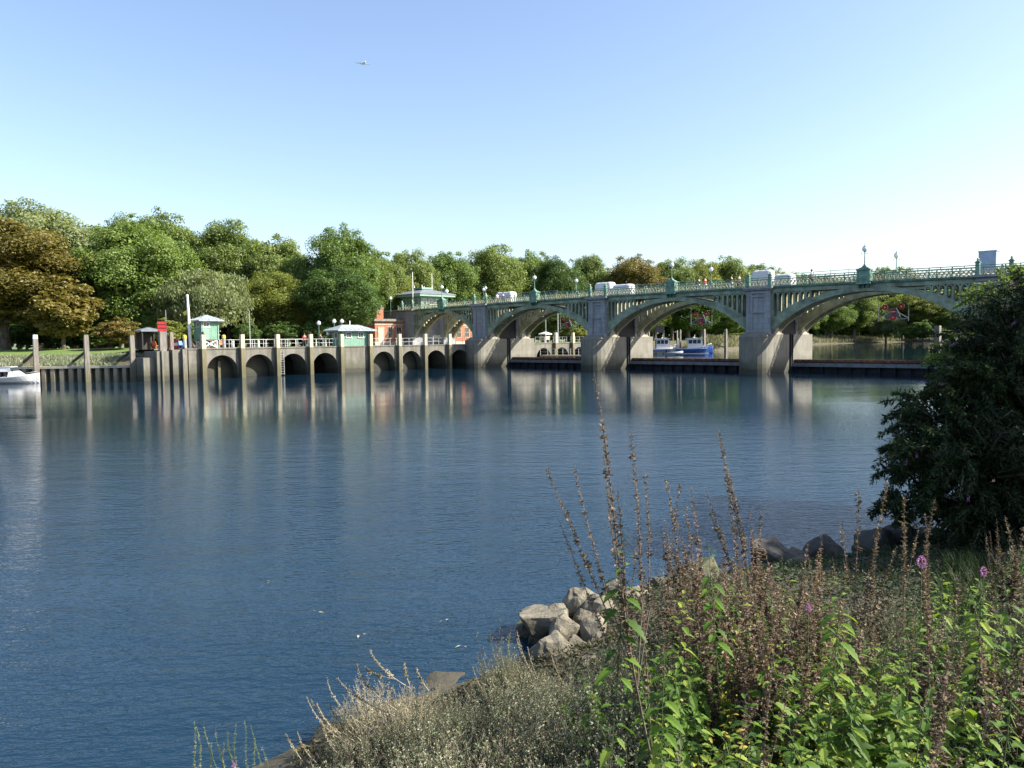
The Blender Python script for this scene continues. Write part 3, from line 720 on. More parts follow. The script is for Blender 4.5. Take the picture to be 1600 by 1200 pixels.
# railings on the lock wall
def fence(A, B, label, zb=GZ+.06, h=1.0, step=1.5, m='white', chain=True):
    d = B-A; L = d.length; e = empty('railing', (A.x, A.y, zb), math.atan2(d.y, d.x), label, 'railing', 'white railings along the lock')
    n = max(1, round(L/step))
    for i in range(n+1):
        x = L*i/n; MB().tube([(x, 0, 0), (x, 0, h)], .03, 6).build('upright', M[m], e)
    mb = MB()
    for z in (h, h*.5): mb.tube([(0, 0, z-.02), (L, 0, z-.02)], .009, 5)
    mb.build('rail', M['pole_grey'], e)
fence(W3(68.3, -40), W3(68.3, -25.4), 'white post and rail fence along the wall left of the hut')
fence(W3(68.4, -19.8), W3(68.4, -2), 'white post and rail fence along the wall right of the hut', step=1.1)
fence(W3(70.8, -40), W3(70.8, -28), 'white rail fence behind the front one, left of the hut')
fence(W3(68.3, 13.5), W3(68.3, 31), 'white railing on the upstream wall under the third arch', step=1.2)
fence(W3(76, -38), W3(84, -12), 'grey railing across the paved lockside', step=1.4)
fence(W3(71.5, -6), W3(71.5, 6), 'white lock gate railing under the left arch', step=3, h=1.3)

def bollard(loc, label, m='white', h=.8):
    e = empty('bollard', loc, 0, label, 'bollard', 'bollards on the lockside')
    MB().lathe([(.17, 0), (.15, .06), (.14, h-.12), (.18, h-.1), (.18, h-.03), (.1, h+.03)], n=10).build('body', M[m], e)
    MB().lathe([(.24, 0), (.24, .05), (.18, .07)], n=10).build('base', M['pole_grey'], e)
for x, lb_ in ((364, 'white bollard above the leftmost wall arch'), (404, 'white bollard above the second wall arch'), (509, 'white bollard above the fourth wall arch'), (698, 'white bollard above the seventh wall arch')):
    p = pls(x, 540, 69.2); bollard(Vector((p.x, p.y, GZ+.06)), lb_)
for x, lb_ in ((289, 'yellow capped grey bollard left of the raised hut'), (350, 'yellow capped grey bollard right of the raised hut')):
    p = pls(x, 540, 69.0); loc = Vector((p.x, p.y, GZ+.06)); e = empty('mooring_bollard', loc, 0, lb_, 'bollard', 'yellow capped bollards')
    MB().lathe([(.22, 0), (.2, 1.1), (.22, 1.15)], n=10).build('body', M['pole_grey'], e); MB().lathe([(.23, 1.15), (.22, 1.45), (.1, 1.55)], n=10).build('cap', M['yellow'], e)

# ------------------------------------------------------------------ huts
def hip_roof(mb, x0, x1, y0, y1, z0, h, ridge=.3, thick=.14):
    mb.box(x0, x1, y0, y1, z0-thick, z0)
    cx, cy = (x0+x1)/2, (y0+y1)/2; rx = max(0, (x1-x0)/2-(y1-y0)/2*.95) if x1-x0 > y1-y0 else .12; ry = max(0, (y1-y0)/2-(x1-x0)/2*.95) if y1-y0 > x1-x0 else .12
    mb.add([(x0, y0, z0+.002), (x1, y0, z0+.002), (x1, y1, z0+.002), (x0, y1, z0+.002), (cx-rx, cy-ry, z0+h), (cx+rx, cy-ry, z0+h), (cx+rx, cy+ry, z0+h), (cx-rx, cy+ry, z0+h)],
           [(0, 1, 5, 4), (1, 2, 6, 5), (2, 3, 7, 6), (3, 0, 4, 7), (4, 5, 6, 7)])
def seams(x0, x1, y0, y1, z0, h, n):     # raised roof seams
    mb = MB(); cx, cy = (x0+x1)/2, (y0+y1)/2
    for i in range(n+1):
        y = lerp(y0, y1, i/n); f = max(.0, 1-abs(y-cy)/((y1-y0)/2)); f = min(1, f*max(1, (y1-y0)/(x1-x0)))
        mb.bar((x1, y, z0+.02), (lerp(x1, cx, f), y, z0+.02+h*f), .05, .05)
    for i in range(n+1):
        x = lerp(x0, x1, i/n); f = max(0, 1-abs(x-cx)/((x1-x0)/2)); f = min(1, f*max(1, (x1-x0)/(y1-y0)))
        mb.bar((x, y0, z0+.02), (x, lerp(y0, cy, f), z0+.02+h*f), .05, .05)
    return mb
def window(mb_unused, parent, ctr, w, h, face, frame='white', bars=(1, 1), glass='glass'):
    """face: 'x' looks to +x, 'y' looks to -y (both in the building's own frame)"""
    x, y, z = ctr; f = MB(); g = MB()
    def bx(mb, a0, a1, z0, z1, d0, d1):
        if face == 'x': mb.box(x+d0, x+d1, y+a0, y+a1, z+z0, z+z1)
        else: mb.box(x+a0, x+a1, y-d1, y-d0, z+z0, z+z1)
    t = .08
    bx(f, -w/2-t, w/2+t, h/2, h/2+t, .002, .07); bx(f, -w/2-t-.04, w/2+t+.04, -h/2-t-.03, -h/2, .002, .11)
    bx(f, -w/2-t, -w/2, -h/2, h/2, .002, .07); bx(f, w/2, w/2+t, -h/2, h/2, .002, .07)
    for i in range(bars[0]): q = -w/2+w*(i+1)/(bars[0]+1); bx(f, q-.02, q+.02, -h/2, h/2, .012, .05)
    for i in range(bars[1]): q = -h/2+h*(i+1)/(bars[1]+1); bx(f, -w/2, w/2, q-.025, q+.025, .014, .055)
    bx(g, -w/2, w/2, -h/2, h/2, .003, .012)
    fo = f.build('window', M[frame], parent); g.build('pane', M[glass], fo)
# raised sentry hut at left (local x toward river, y along wall)
h1 = empty('lookout_hut', W3(69.6, -42.1, GZ+.06), BROT, 'small square mint green hut raised on white crossed legs, left end of wall', 'hut')
z0, z1 = 1.0, 3.15
MB().box(-.95, .95, -.95, .95, z0, z1).build('wall', M['hut_green'], h1)
mb = MB(); 
for i in range(9):
    q = -.95+i*.2375
    mb.box(.952, .975, q-.012, q+.012, z0, z1)
for a in (-.97, .97):
    for b in (-.97, .97): mb.box(a-.06, a+.06, b-.06, b+.06, z0-.05, z1)
mb.build('trim', M['hut_trim'], h1)
mb = MB(); mb.box(.952, 1.0, -.85, -.1, z0, z0+1.35); mb.build('door', M['hut_trim'], h1)
window(None, h1, (.95, -.45, 2.75), .62, .5, 'x', 'white', (1, 0)); window(None, h1, (0, -.95, 2.75), .6, .45, 'y', 'white', (1, 0))
mb = MB(); hip_roof(mb, -1.5, 1.5, -1.5, 1.5, z1+.12, .62); rf = mb.build('roof', M['slate'], h1); seams(-1.5, 1.5, -1.5, 1.5, z1+.12, .62, 7).build('seam', M['slate'], rf)
mb = MB()
for a in (-.85, .85):
    for b in (-.85, .85): mb.box(a-.07, a+.07, b-.07, b+.07, 0, z0)
for a in (-.85, .85):
    mb.bar((a, -.85, .05), (a, .85, z0-.05), .1); mb.bar((a+.01, .85, .05), (a+.01, -.85, z0-.05), .1); mb.bar((-.85, a, .05), (.85, a, z0-.05), .1); mb.bar((.85, a+.01, .05), (-.85, a+.01, z0-.05), .1)
mb.build('legs', M['white'], h1)
MB().box(-.9, .9, -.9, .9, z0-.12, z0-.002).build('floor', M['timber'], h1)
# long hut flush with the wall
h2 = empty('lock_hut', W3(68.05, -22.5, GZ+.06), BROT, 'long low mint green hut with two small windows standing flush on the wall', 'hut')
MB().box(-2.3, 0, -2.15, 2.15, 0, 2.0).build('wall', M['hut_green'], h2)
mb = MB()
for i in range(19): q = -2.15+i*4.3/18; mb.box(.002, .02, q-.01, q+.01, 0, 2.0)
for b in (-2.15, 2.15): mb.box(-.06, .03, b-.06, b+.06, 0, 2.0)
mb.box(.002, .04, -2.1, 2.1, 1.9, 2.0); mb.build('trim', M['hut_trim'], h2)
for q in (-1.0, .9): window(None, h2, (.0, q, 1.45), .72, .6, 'x', 'white', (1, 1))
window(None, h2, (-1.2, -2.15, 1.4), .6, .6, 'y', 'white', (1, 0))
mb = MB(); hip_roof(mb, -3.0, .7, -3.1, 3.1, 2.12, .72); rf = mb.build('roof', M['slate'], h2); seams(-3.0, .7, -3.1, 3.1, 2.12, .72, 9).build('seam', M['slate'], rf)
MB().box(-1.18, -1.12, -.05, .05, 2.8, 3.4).build('vent', M['white'], h2)
# pavilion on the bridge end
pv_ = empty('pavilion', W3(86.3, 6.6, 9.5), BROT, 'green pavilion with a grey hipped roof above the left end of the bridge', 'pavilion')
MB().box(-6.2, 0, -2.9, 3.2, 0, 2.45).build('wall', M['hut_green'], pv_)
mb = MB()
for q in (-2.9, -1.4, .1, 1.6, 3.2): mb.box(.002, .07, q-.06, q+.06, 0, 2.4)
mb.box(.002, .05, -2.9, 3.2, .9, 1.0)
mb.build('trim', M['hut_trim'], pv_)
for q in (-2.1, -.65, .85, 2.4): window(None, pv_, (0, q, 1.55), .75, .85, 'x', 'white', (1, 1))
for q in (-4.6, -2.8, -1.2): window(None, pv_, (q, -2.9, 1.55), .8, .85, 'y', 'white', (1, 1))
mb = MB(); mb.box(-7.2, 1.0, -3.9, 4.2, 2.45, 2.8); mb.build('eaves', M['hut_trim'], pv_)
mb = MB(); hip_roof(mb, -7.3, 1.1, -4.0, 4.3, 2.92, 1.15, thick=.11); rf = mb.build('roof', M['slate_dark'], pv_)
MB().box(-4.3, -1.9, -1.1, 1.4, 3.9, 4.2).build('roof_crest', M['hut_trim'], rf)
for a in (-4.2, -2.0):
    for b in (-1.0, 1.3): MB().frust((a, b), .16, .16, .02, .02, 4.2, 4.7).build('finial', M['white'], rf)

# flagpoles, masts
def pole(name, loc, h, r, label, m='white', cat='mast', top=True):
    e = empty(name, loc, 0, label, cat); MB().tube([(0, 0, 0), (0, 0, h)], [r, r*.7], 8).build('shaft', M[m], e)
    MB().ball((0, 0, h), r*.85, 8, 5).build('truck', M[m], e); return e
p = at(645, 462, 134); pole('flagpole', Vector((p.x, p.y, 3.5)), at(645, 426, 134).z-3.5, .11, 'white flagpole rising left of the pavilion roof', cat='flagpole')
p = at(675, 452, 140); pole('flagpole', Vector((p.x, p.y, 3.5)), at(674, 428, 140).z-3.5, .1, 'slim white flagpole rising behind the pavilion roof', cat='flagpole')
p = pls(298, 545, 70); e = pole('mast', Vector((p.x, p.y, GZ)), pls(295, 462, 70).z-GZ, .2, 'thick white mast standing left of the raised hut'); e.rotation_euler = (0, -.03, 0)
MB().prism([(-.05, 4.6), (-.65, 4.25), (-.5, 3.9), (-.08, 4.05)], 'y', -.03, .03).build('yellow_pennant', M['yellow'], e)
p = pls(391, 540, 74); pole('pole', Vector((p.x, p.y, GZ)), pls(391, 486, 74).z-GZ, .07, 'thin grey pole behind the second wall arch', 'pole_grey', 'pole')
p = pls(261, 545, 71); pole('pole', Vector((p.x, p.y, GZ)), pls(260, 485, 71).z-GZ, .05, 'thin pole behind the red board', 'pole_grey', 'pole')
p = at(853, 540, 135); pole('pole', Vector((p.x, p.y, GZ)), at(853, 483, 135).z-GZ, .09, 'tall grey pole in the third arch, left of two', 'pole_grey', 'pole')
p = at(872, 545, 140); pole('pole', Vector((p.x, p.y, GZ)), at(872, 472, 140).z-GZ, .12, 'tall grey pole in the third arch, right of two', 'pole_grey', 'pole')
# globe lamps on the lockside
lk = None
for x, y, d, lb_ in ((498, 505, 106, 'lamp behind the hut, leftmost globe'), (522, 502, 108, 'left lamp of the pair above the hut roof'), (534, 502, 109, 'right lamp of the pair above the hut roof'), (513, 521, 104, 'low globe lamp left of the flush hut'), (610, 466, 133, 'globe lamp above the brick chimneys'), (1, 1, 0, '')):
    if d == 0: continue
    p = at(x, y, d); base = GZ
    if lk is None:
        lk = empty('lockside_lamp', Vector((p.x, p.y, base)), 0, lb_, 'lamp', 'globe lamps on the lockside'); H0 = p.z-base
        MB().tube([(0, 0, 0), (0, 0, H0-.2)], [.09, .05], 8).build('post', M['green_dark'], lk); MB().ball((0, 0, H0), .28, 12, 8).build('globe', M['globe'], lk, smooth=True); MB().lathe([(.18, H0+.22), (.2, H0+.27), (.02, H0+.36)], n=8).build('cap', M['pole_grey'], lk)
    else:
        c = dup(lk, Vector((p.x, p.y, p.z-H0)), 0, 1, lb_)

# ------------------------------------------------------------------ brick lock house
def brick_house(name, s, t0, t1, depth, zt, label, wins, doors=(), side=(), chim=()):
    e = empty(name, W3(s, t0, GZ), BROT, label, 'house'); L = t1-t0; Z = zt-GZ
    MB().box(-depth, 0, 0, L, 0, Z-.55).build('wall', M['brick'], e)
    mb = MB(); mb.box(-depth-.05, .05, -.05, L+.05, 0, .5); mb.box(-depth-.06, .06, -.06, L+.06, Z-1.05, Z-.9); mb.build('stone_band', M['stone'], e)
    mb = MB(); mb.box(-depth-.2, .2, -.2, L+.2, Z-.55, Z-.4); mb.box(-depth-.35, .35, -.35, L+.35, Z-.4, Z-.2); mb.box(-depth-.1, .1, -.1, L+.1, Z-.2, Z); mb.build('cornice', M['stone_dark'], e)
    for y in wins: window(None, e, (0.0, y, 2.15), .95, 1.75, 'x', 'stone', (1, 1))
    for x in side: window(None, e, (x, 0, 2.15), .9, 1.7, 'y', 'stone', (1, 1))
    for y in doors:
        d = MB(); d.box(.003, .09, y-.62, y+.62, 2.9, 3.05); d.box(.003, .09, y-.62, y-.5, .5, 2.9); d.box(.003, .09, y+.5, y+.62, .5, 2.9); df = d.build('door_frame', M['stone'], e)
        MB().box(.003, .05, y-.5, y+.5, .1, 2.9).build('door', M['cream'], df)
    for (x, y, w, h) in chim:
        c = MB(); c.box(x-w/2, x+w/2, y-w/2, y+w/2, Z-.3, Z+h); co = c.build('chimney', M['brick'], e)
        c = MB(); c.box(x-w/2-.08, x+w/2+.08, y-w/2-.08, y+w/2+.08, Z+h, Z+h+.15); c.lathe([(.13, Z+h+.15), (.15, Z+h+.6), (.12, Z+h+.62)], (x, y), 8); c.build('chimney_pot', M['stone'], co)
    return e
M['stone_dark'] = paint('weathered_cornice_stone', (.2, .18, .15), .85, .3, 2)
brick_house('brick_house', 86, -6.4, -.4, 7, 7.9, 'orange brick lock house with a dark parapet and two chimneys left of the bridge', (3.1, 4.9), (1.2,), (-2.2, -4.5), ((-2.2, 2.1, .8, 1.4), (-3.6, 3.9, .6, 1.9)))
brick_house('brick_house', 86, 11.2, 16.5, 7, 7.9, 'orange brick lock building seen through the leftmost bridge arch', (.9, 2.9, 4.5), (), (-2.5,), ())
# kiosk, canopy
p = at(852, 533, 132); e = empty('kiosk', Vector((p.x, p.y, GZ)), BROT, 'small white roofed kiosk on posts under the third arch', 'kiosk')
mb = MB()
for a in (-.5, .5):
    for b in (-.5, .5): mb.box(a-.05, a+.05, b-.05, b+.05, 0, 1.5)
mb.build('post', M['white'], e); MB().box(-.6, .6, -.6, .6, .6, 1.2).build('counter', M['stone'], e); mb = MB(); hip_roof(mb, -.85, .85, -.85, .85, 1.6, .35); mb.build('roof', M['white'], e)
p = at(1003, 520, 150) ; p = at(913, 517, 150); e = empty('parasol', Vector((p.x, p.y, GZ)), 0, 'white parasol by the trees at the right edge of the third arch', 'parasol')
MB().tube([(0, 0, 0), (0, 0, 2.2)], .04, 6).build('pole', M['pole_grey'], e); MB().lathe([(1.6, 1.75), (1.62, 1.8), (.05, 2.45)], n=10).build('canopy', M['white'], e)
# floating walkway under third arch
e = empty('pontoon', W3(62.5, 14, UPZ), BROT, 'low pale floating walkway with rails behind the leftmost weir gate', 'pontoon')
MB().box(-4.5, 9, -.8, .8, .05, .32).build('deck', M['stone'], e)
for i in range(9): MB().tube([(-4.5+i*1.65, -.7, .3), (-4.5+i*1.65, -.7, 1.4)], .035, 6).build('upright', M['white'], e)
MB().tube([(-4.5, -.7, 1.35), (9, -.7, 1.35)], .03, 5).build('rail', M['white'], e); MB().tube([(-4.5, -.7, .85), (9, -.7, .85)], .02, 5).build('rail', M['white'], e)

# ------------------------------------------------------------------ left bank revetment, posts, board
R0, R1, R2 = V2(-39.2, 86.9), V2(-54, 86.0), V2(-110, 82.5)
rev = empty('revetment', (0, 0, 0), 0, 'timber and concrete revetment with a pale capping beam along the left bank', 'revetment')
for A, B in ((R0, R1), (R1, R2)):
    d = (B-A); L = d.length; dn = d/L; q = V2(dn.y, -dn.x) ; q = q if q.y < 0 else -q; n = int(L/.98)
    c = MB()
    a0, b0 = A-q*.9, B-q*.9; a1, b1 = A+q*.12, B+q*.12
    c.hexa([(a1.x, a1.y, 1.5), (b1.x, b1.y, 1.5), (b0.x, b0.y, 1.5), (a0.x, a0.y, 1.5)], [(a1.x, a1.y, 1.76), (b1.x, b1.y, 1.76), (b0.x, b0.y, 1.76), (a0.x, a0.y, 1.76)])
    c.build('capping_beam', M['stone'], rev)
    c = MB(); a1, b1 = A-q*.55, B-q*.55; c.hexa([(a1.x, a1.y, -2), (b1.x, b1.y, -2), (b0.x, b0.y, -2), (a0.x, a0.y, -2)], [(a1.x, a1.y, 1.5), (b1.x, b1.y, 1.5), (b0.x, b0.y, 1.5), (a0.x, a0.y, 1.5)]); c.build('back_boards', M['timber_dark'] if 'timber_dark' in M else M['timber'], rev)
    for i in range(min(n, 32)):
        p = A+dn*(.6+i*.98); k = MB(); k.frust((0, 0), .42, .5, .42, .5, -2, 1.5); o = k.build('pile', M['pile'], rev, (p.x-q.x*.2, p.y-q.y*.2, 0), math.atan2(dn.y, dn.x))
for x, (yt, yb), lb_ in ((60, (523, 596), 'tall white topped mooring post by the white motor boat'), (139, (523, 595), 'tall timber mooring post in the middle of the left bank'), (210, (524, 594), 'tall timber mooring post nearest the lock wall on the left bank')):
    p = gnd(x, yb, 0); p.y = 86.2 if x > 100 else 85.6; p.x = (x-800)/1200*p.y*1.0035
    zt = at(x, yt, p.y).z; e = empty('mooring_post', (p.x, p.y, 0), .75, lb_, 'post', 'tall timber posts along the left bank')
    MB().frust((0, 0), .52, .52, .46, .46, -2, zt-.45).build('shaft', M['timber'], e)
    MB().frust((0, 0), .46, .46, .4, .4, zt-.45, zt).build('painted_top', M['white' if x == 60 else 'timber'], e)
    MB().bar((-.1, .2, 3.3), (-.6, 3.4, 2.2), .22).build('raking_strut', M['timber_dark'], e)
p = at(255.5, 590, 86.3); e = empty('sign_post', (p.x, p.y, 0), .75, 'heavy timber post carrying the red slatted board', 'post')
zt = at(255, 518, 86.3).z; MB().frust((0, 0), .7, .7, .66, .66, -2, zt).build('shaft', M['timber'], e)
e = empty('warning_board', (p.x+.05, p.y, zt+.02), .55, 'bright red board of three slats on top of the heavy timber post', 'sign')
mb = MB()
for i in range(3): mb.box(-.46, .46, -.06, 0, .02+i*.38, .3+i*.38)
mb.build('slat', M['red'], e); MB().box(-.46, .46, .002, .08, 0, 1.1).build('backing', M['red_dark'] if 'red_dark' in M else M['black'], e)
for x, lb_, zt_, w in ((270, 'pale timber post right of the red board', 519, .35), (264.5, 'thin brown steel post right of the red board', 525, .15)):
    p = at(x, 590, 87.2); e = empty('mooring_post', (p.x, p.y, 0), .75, lb_, 'post')
    z = at(x, zt_, 87.2).z; MB().frust((0, 0), w, w, w, w, -2, z).build('shaft', M['timber' if w > .2 else 'rust'], e)
# stepped concrete block between revetment and wall
e = empty('concrete_block', W3(68, -46.2), BROT, 'green stained concrete end block with vertical dark slots left of the lock wall', 'concrete block')
mb = MB(); mb.box(-4, -.2, -2.2, -.9, -2, 3.3); mb.box(-4, .1, -.6, .5, -2, 3.45); mb.box(-4, -.6, -.9, -.6, -2, 3.3); mb.box(-4, -.9, -3.4, -2.2, -2, 2.6); mb.build('block', M['wall'], e); MB().box(-.21, .02, -1.75, -1.55, -2, 3.4).build('slot_timber', M['timber'], e)

# ------------------------------------------------------------------ boats
def hull_mesh(L, B, H, sheer=.25, draft=.25, n=16, bowrake=.12, flare=.7):
    mb = MB(); secs = []
    for i in range(n+1):
        f = i/n; x = -L/2+L*f
        w = B/2*(1-max(0, (f-.45)/.55)**2.2) * (.92+.08*min(1, f/.2)); w = max(w, .02)
        zs = H+sheer*max(0, (f-.3)/.7)**1.6; wb = w*(flare if f < .8 else lerp(flare, .35, (f-.8)/.2))
        xx = x+bowrake*L*max(0, (f-.7)/.3)**2*.0
        secs.append([(xx, -w, zs), (xx, -w, zs-.1), (xx-0*L, -wb, zs*.25), (xx, 0, -draft*(1-max(0, (f-.75)/.25)*.9)), (xx, wb, zs*.25), (xx, w, zs-.1), (xx, w, zs)])
    vs = [p for s in secs for p in s]; m = 7; fs = []
    for i in range(n):
        for j in range(m-1): fs.append((i*m+j, (i+1)*m+j, (i+1)*m+j+1, i*m+j+1))
        fs.append((i*m+6, (i+1)*m+6, (i+1)*m, i*m))       # deck
    fs.append(tuple(range(m))[::-1]); fs.append(tuple(n*m+j for j in range(m)))
    return mb.add(vs, fs)
def wheelhouse(e, x0, x1, w, z0, z1, m='white'):
    h = MB(); h.hexa([(x0, -w/2, z0), (x1+.1, -w/2, z0), (x1+.1, w/2, z0), (x0, w/2, z0)], [(x0, -w/2+.05, z1), (x1-.12, -w/2+.05, z1), (x1-.12, w/2-.05, z1), (x0, w/2-.05, z1)]); ho = h.build('wheelhouse', M[m], e)
    MB().box(x0-.25, x1+.15, -w/2-.08, w/2+.08, z1, z1+.1).build('roof', M[m], e)
    n = 3; L = x1-x0
    for sy in (-1, 1):
        for i in range(n):
            a = x0+.12+i*(L-.3)/n; b = a+(L-.3)/n-.14; y = sy*(w/2-.01)
            zz0, zz1 = lerp(z0, z1, .5), lerp(z0, z1, .88)
            MB().box(a, b, min(y, y+sy*.015), max(y, y+sy*.015), zz0, zz1).build('window', M['glass'], ho)
    MB().hexa([(x1-.02+.01, -w/2+.12, lerp(z0, z1, .5)), (x1+.03, -w/2+.12, lerp(z0, z1, .5)), (x1+.03, w/2-.12, lerp(z0, z1, .5)), (x1, w/2-.12, lerp(z0, z1, .5))], [(x1-.1, -w/2+.15, lerp(z0, z1, .88)), (x1-.06, -w/2+.15, lerp(z0, z1, .88)), (x1-.06, w/2-.15, lerp(z0, z1, .88)), (x1-.1, w/2-.15, lerp(z0, z1, .88))]).build('windscreen', M['glass'], ho)
def launch(loc, rz, L, label, hullm='blue'):
    e = empty('launch', loc, rz, label, 'boat', 'harbour launches moored beyond the weir')
    h = hull_mesh(L, 2.5, .95, .55).build('hull', M[hullm], e, smooth=False)
    if hullm == 'white': MB().box(-L*.44, L*.2, -1.22, 1.22, .45, .7).build('blue_stripe', M['blue'], h)
    MB().box(-L/2+.05, L*.30, -1.27, 1.27, .86, .93).build('rubbing_strake', M['white'], h)
    MB().box(-L*.42, L*.38, -.6, .6, -.05, .1).build('boot_stripe', M['white'], h)
    wheelhouse(e, -L*.2, L*.2, 2.0, .95, 2.75); MB().box(L*.2, L*.34, -.75, .75, .9, 1.35).build('foredeck_cabin', M['white'], e)
    mb = MB()
    pts = [(L*.2, -1.0, .9), (L*.36, -.7, 1.1), (L*.46, -.25, 1.3)]
    for s in (-1, 1):
        P = [Vector((x, s*y, z+.55)) for x, y, z in pts]; mb.tube(P, .03, 5)
        for q in P: mb.tube([q-Vector((0, 0, .5)), q], .025, 5)
    for s in (-1, 1): mb.tube([(-L*.45, s*1.0, .9), (-L*.45, s*1.0, 2.3), (-L*.12, s*1.0, 2.5)], .035, 5)
    mb.build('guard_rail', M['pole_grey'], e)
    mb = MB(); mb.tube([(0, 0, 2.6), (0, 0, 3.5)], .04, 6); mb.bar((0, -.5, 3.1), (0, .5, 3.1), .05); mb.lathe([(.28, 2.66), (.3, 2.8), (.2, 2.88)], (.35, 0), 10); mb.build('mast', M['white'], e)
    MB().ball((-.1, 0, 2.9), .16, 8, 5).build('radar', M['white'], e)
    return e
pa = gnd(1078, 552, UPZ); launch(Vector((pa.x+.3, pa.y-2.5, UPZ)), -.12, 6.6, 'blue hulled launch with a white wheelhouse, right of the moored pair')
pa = gnd(1037, 552.5, UPZ); launch(Vector((pa.x-.5, pa.y-1.5, UPZ)), -.1, 6.0, 'white wheelhouse launch with a blue stripe, left of the moored pair', 'white')
# grey inflatable
pa = gnd(1046, 554, UPZ); e = empty('inflatable', Vector((pa.x, pa.y-4.2, UPZ)), -.35, 'grey inflatable dinghy lying in front of the left launch', 'dinghy')
mb = MB(); P = [(-1.3, -.6, .3), (.3, -.6, .32), (.95, -.35, .4), (1.25, 0, .5), (.95, .35, .4), (.3, .6, .32), (-1.3, .6, .3)]; mb.tube(P, [.18, .24, .24, .22, .24, .24, .18], 10); mb.build('tube', M['grey'], e, smooth=True)
MB().box(-1.2, .8, -.5, .5, .1, .22).build('floor', M['grey'], e); MB().box(-1.5, -1.2, -.18, .18, .1, .95).build('outboard', M['black'], e)
# dark mooring dolphin frame left of launches
# white motor boat, left foreground bank
pb_ = gnd(37, 600, 0); boat = empty('motor_boat', (-54.6, 84.1, 0), .04, 'white motor boat with a raked windscreen and two people aboard at the left edge', 'boat')
hull_mesh(5.6, 2.1, .72, .42).build('hull', M['white'], boat, smooth=False)
mb = MB(); mb.hexa([(-.2, -.8, .7), (1.1, -.7, .78), (1.1, .7, .78), (-.2, .8, .7)], [(-.1, -.7, 1.35), (.35, -.62, 1.35), (.35, .62, 1.35), (-.1, .7, 1.35)]); mb.build('cuddy', M['white'], boat)
MB().hexa([(.5, -.62, 1.02), (.54, -.62, 1.02), (.54, .62, 1.02), (.5, .62, 1.02)], [(.02, -.66, 1.72), (.06, -.66, 1.72), (.06, .66, 1.72), (.02, .66, 1.72)]).build('windscreen', M['glass'], boat)
mb = MB()
for s in (-1, 1): mb.hexa([(-1.1, s*.68, 1.3), (.1, s*.68, 1.3), (.1, s*.71, 1.3), (-1.1, s*.71, 1.3)], [(-1.0, s*.6, 1.78), (.02, s*.64, 1.78), (.02, s*.67, 1.78), (-1.0, s*.63, 1.78)])
mb.box(-1.05, .1, -.68, .68, 1.78, 1.84); mb.build('canopy', M['tarp'], boat)
MB().tube([(1.6, -.5, 1.1), (2.3, -.2, 1.25), (2.55, 0, 1.28), (2.3, .2, 1.25), (1.6, .5, 1.1)], .025, 5).build('bow_rail', M['pole_grey'], boat)
MB().box(-3.05, -2.75, -.2, .2, .1, 1.1).build('outboard', M['black'], boat)

# ------------------------------------------------------------------ people
def skin_obj(name, vs, es, rs, m, parent, root=0):
    me = bpy.data.meshes.new(name); me.from_pydata(vs, es, []); me.materials.append(m)
    o = bpy.data.objects.new(name, me); COL.objects.link(o); o.parent = parent
    sk = o.modifiers.new('Skin', 'SKIN'); sk.use_smooth_shade = True
    lay = me.skin_vertices[0].data
    for i, r in enumerate(rs): lay[i].radius = r if isinstance(r, tuple) else (r, r); lay[i].use_root = (i == root)
    o.modifiers.new('Sub', 'SUBSURF').levels = 1; o.modifiers[-1].render_levels = 1
    return o
def person(loc, rz, label, shirt, trousers, pose='walk', group=None, h=1.0):
    e = empty('person', loc, rz, label, 'person', group); e.scale = (h,)*3
    st = .18 if pose == 'walk' else .03
    if pose == 'sit':
        J = [(0, 0, .5), (-.02, 0, .75), (-.02, 0, .98), (0, 0, 1.08), (.02, 0, 1.2), (.02, 0, 1.3), (.0, .18, .96), (.1, .24, .72), (.3, .2, .66), (.0, -.18, .96), (.1, -.24, .72), (.3, -.2, .66), (.1, .1, .48), (.45, .12, .5), (.48, .12, .1), (.62, .12, .06), (.1, -.1, .48), (.45, -.12, .5), (.48, -.12, .1), (.62, -.12, .06)]
    else:
        J = [(0, 0, .93), (0, 0, 1.2), (0, 0, 1.42), (0, 0, 1.52), (.02, 0, 1.62), (.02, 0, 1.73), (0, .19, 1.4), (-st*.5, .25, 1.13), (st*.6, .25, .9), (0, -.19, 1.4), (st*.5, -.25, 1.13), (st*1.2, -.24, .92), (0, .1, .88), (st, .11, .48), (st*.7, .11, .08), (st*.7+.14, .11, .04), (0, -.1, .88), (-st*.2, -.11, .48), (-st*1.3, -.11, .1), (-st*1.3+.13, -.11, .04)]
    E = [(0, 1), (1, 2), (2, 3), (3, 4), (4, 5), (2, 6), (6, 7), (7, 8), (2, 9), (9, 10), (10, 11), (0, 12), (12, 13), (13, 14), (14, 15), (0, 16), (16, 17), (17, 18), (18, 19)]
    R_ = [(.14, .1), (.13, .1), (.15, .1), .055, .085, .09, .065, .045, .032, .065, .045, .032, .09, .06, .04, .035, .09, .06, .04, .035]
    skin_obj('body', J, E, R_, M['skin'], e)
    sv = [J[0], J[1], J[2], J[6], J[7], J[9], J[10]]; skin_obj('shirt', [tuple(v) for v in sv], [(0, 1), (1, 2), (2, 3), (3, 4), (2, 5), (5, 6)], [(.17, .13), (.165, .13), (.175, .125), .085, .062, .085, .062], M[shirt], e)
    tv = [J[0], J[12], J[13], J[14], J[16], J[17], J[18]]; tv[0] = (J[0][0], J[0][1], J[0][2]); skin_obj('trousers', [tuple(v) for v in tv], [(0, 1), (1, 2), (2, 3), (0, 4), (4, 5), (5, 6)], [(.16, .12), .11, .08, .06, .11, .08, .06], M[trousers], e)
    x, y, z = J[5]; MB().ball((x-.015, y, z+.02), .115, 10, 7, (1.05, .95, 1)).build('hair', M['hair'], e, smooth=True)
    return e
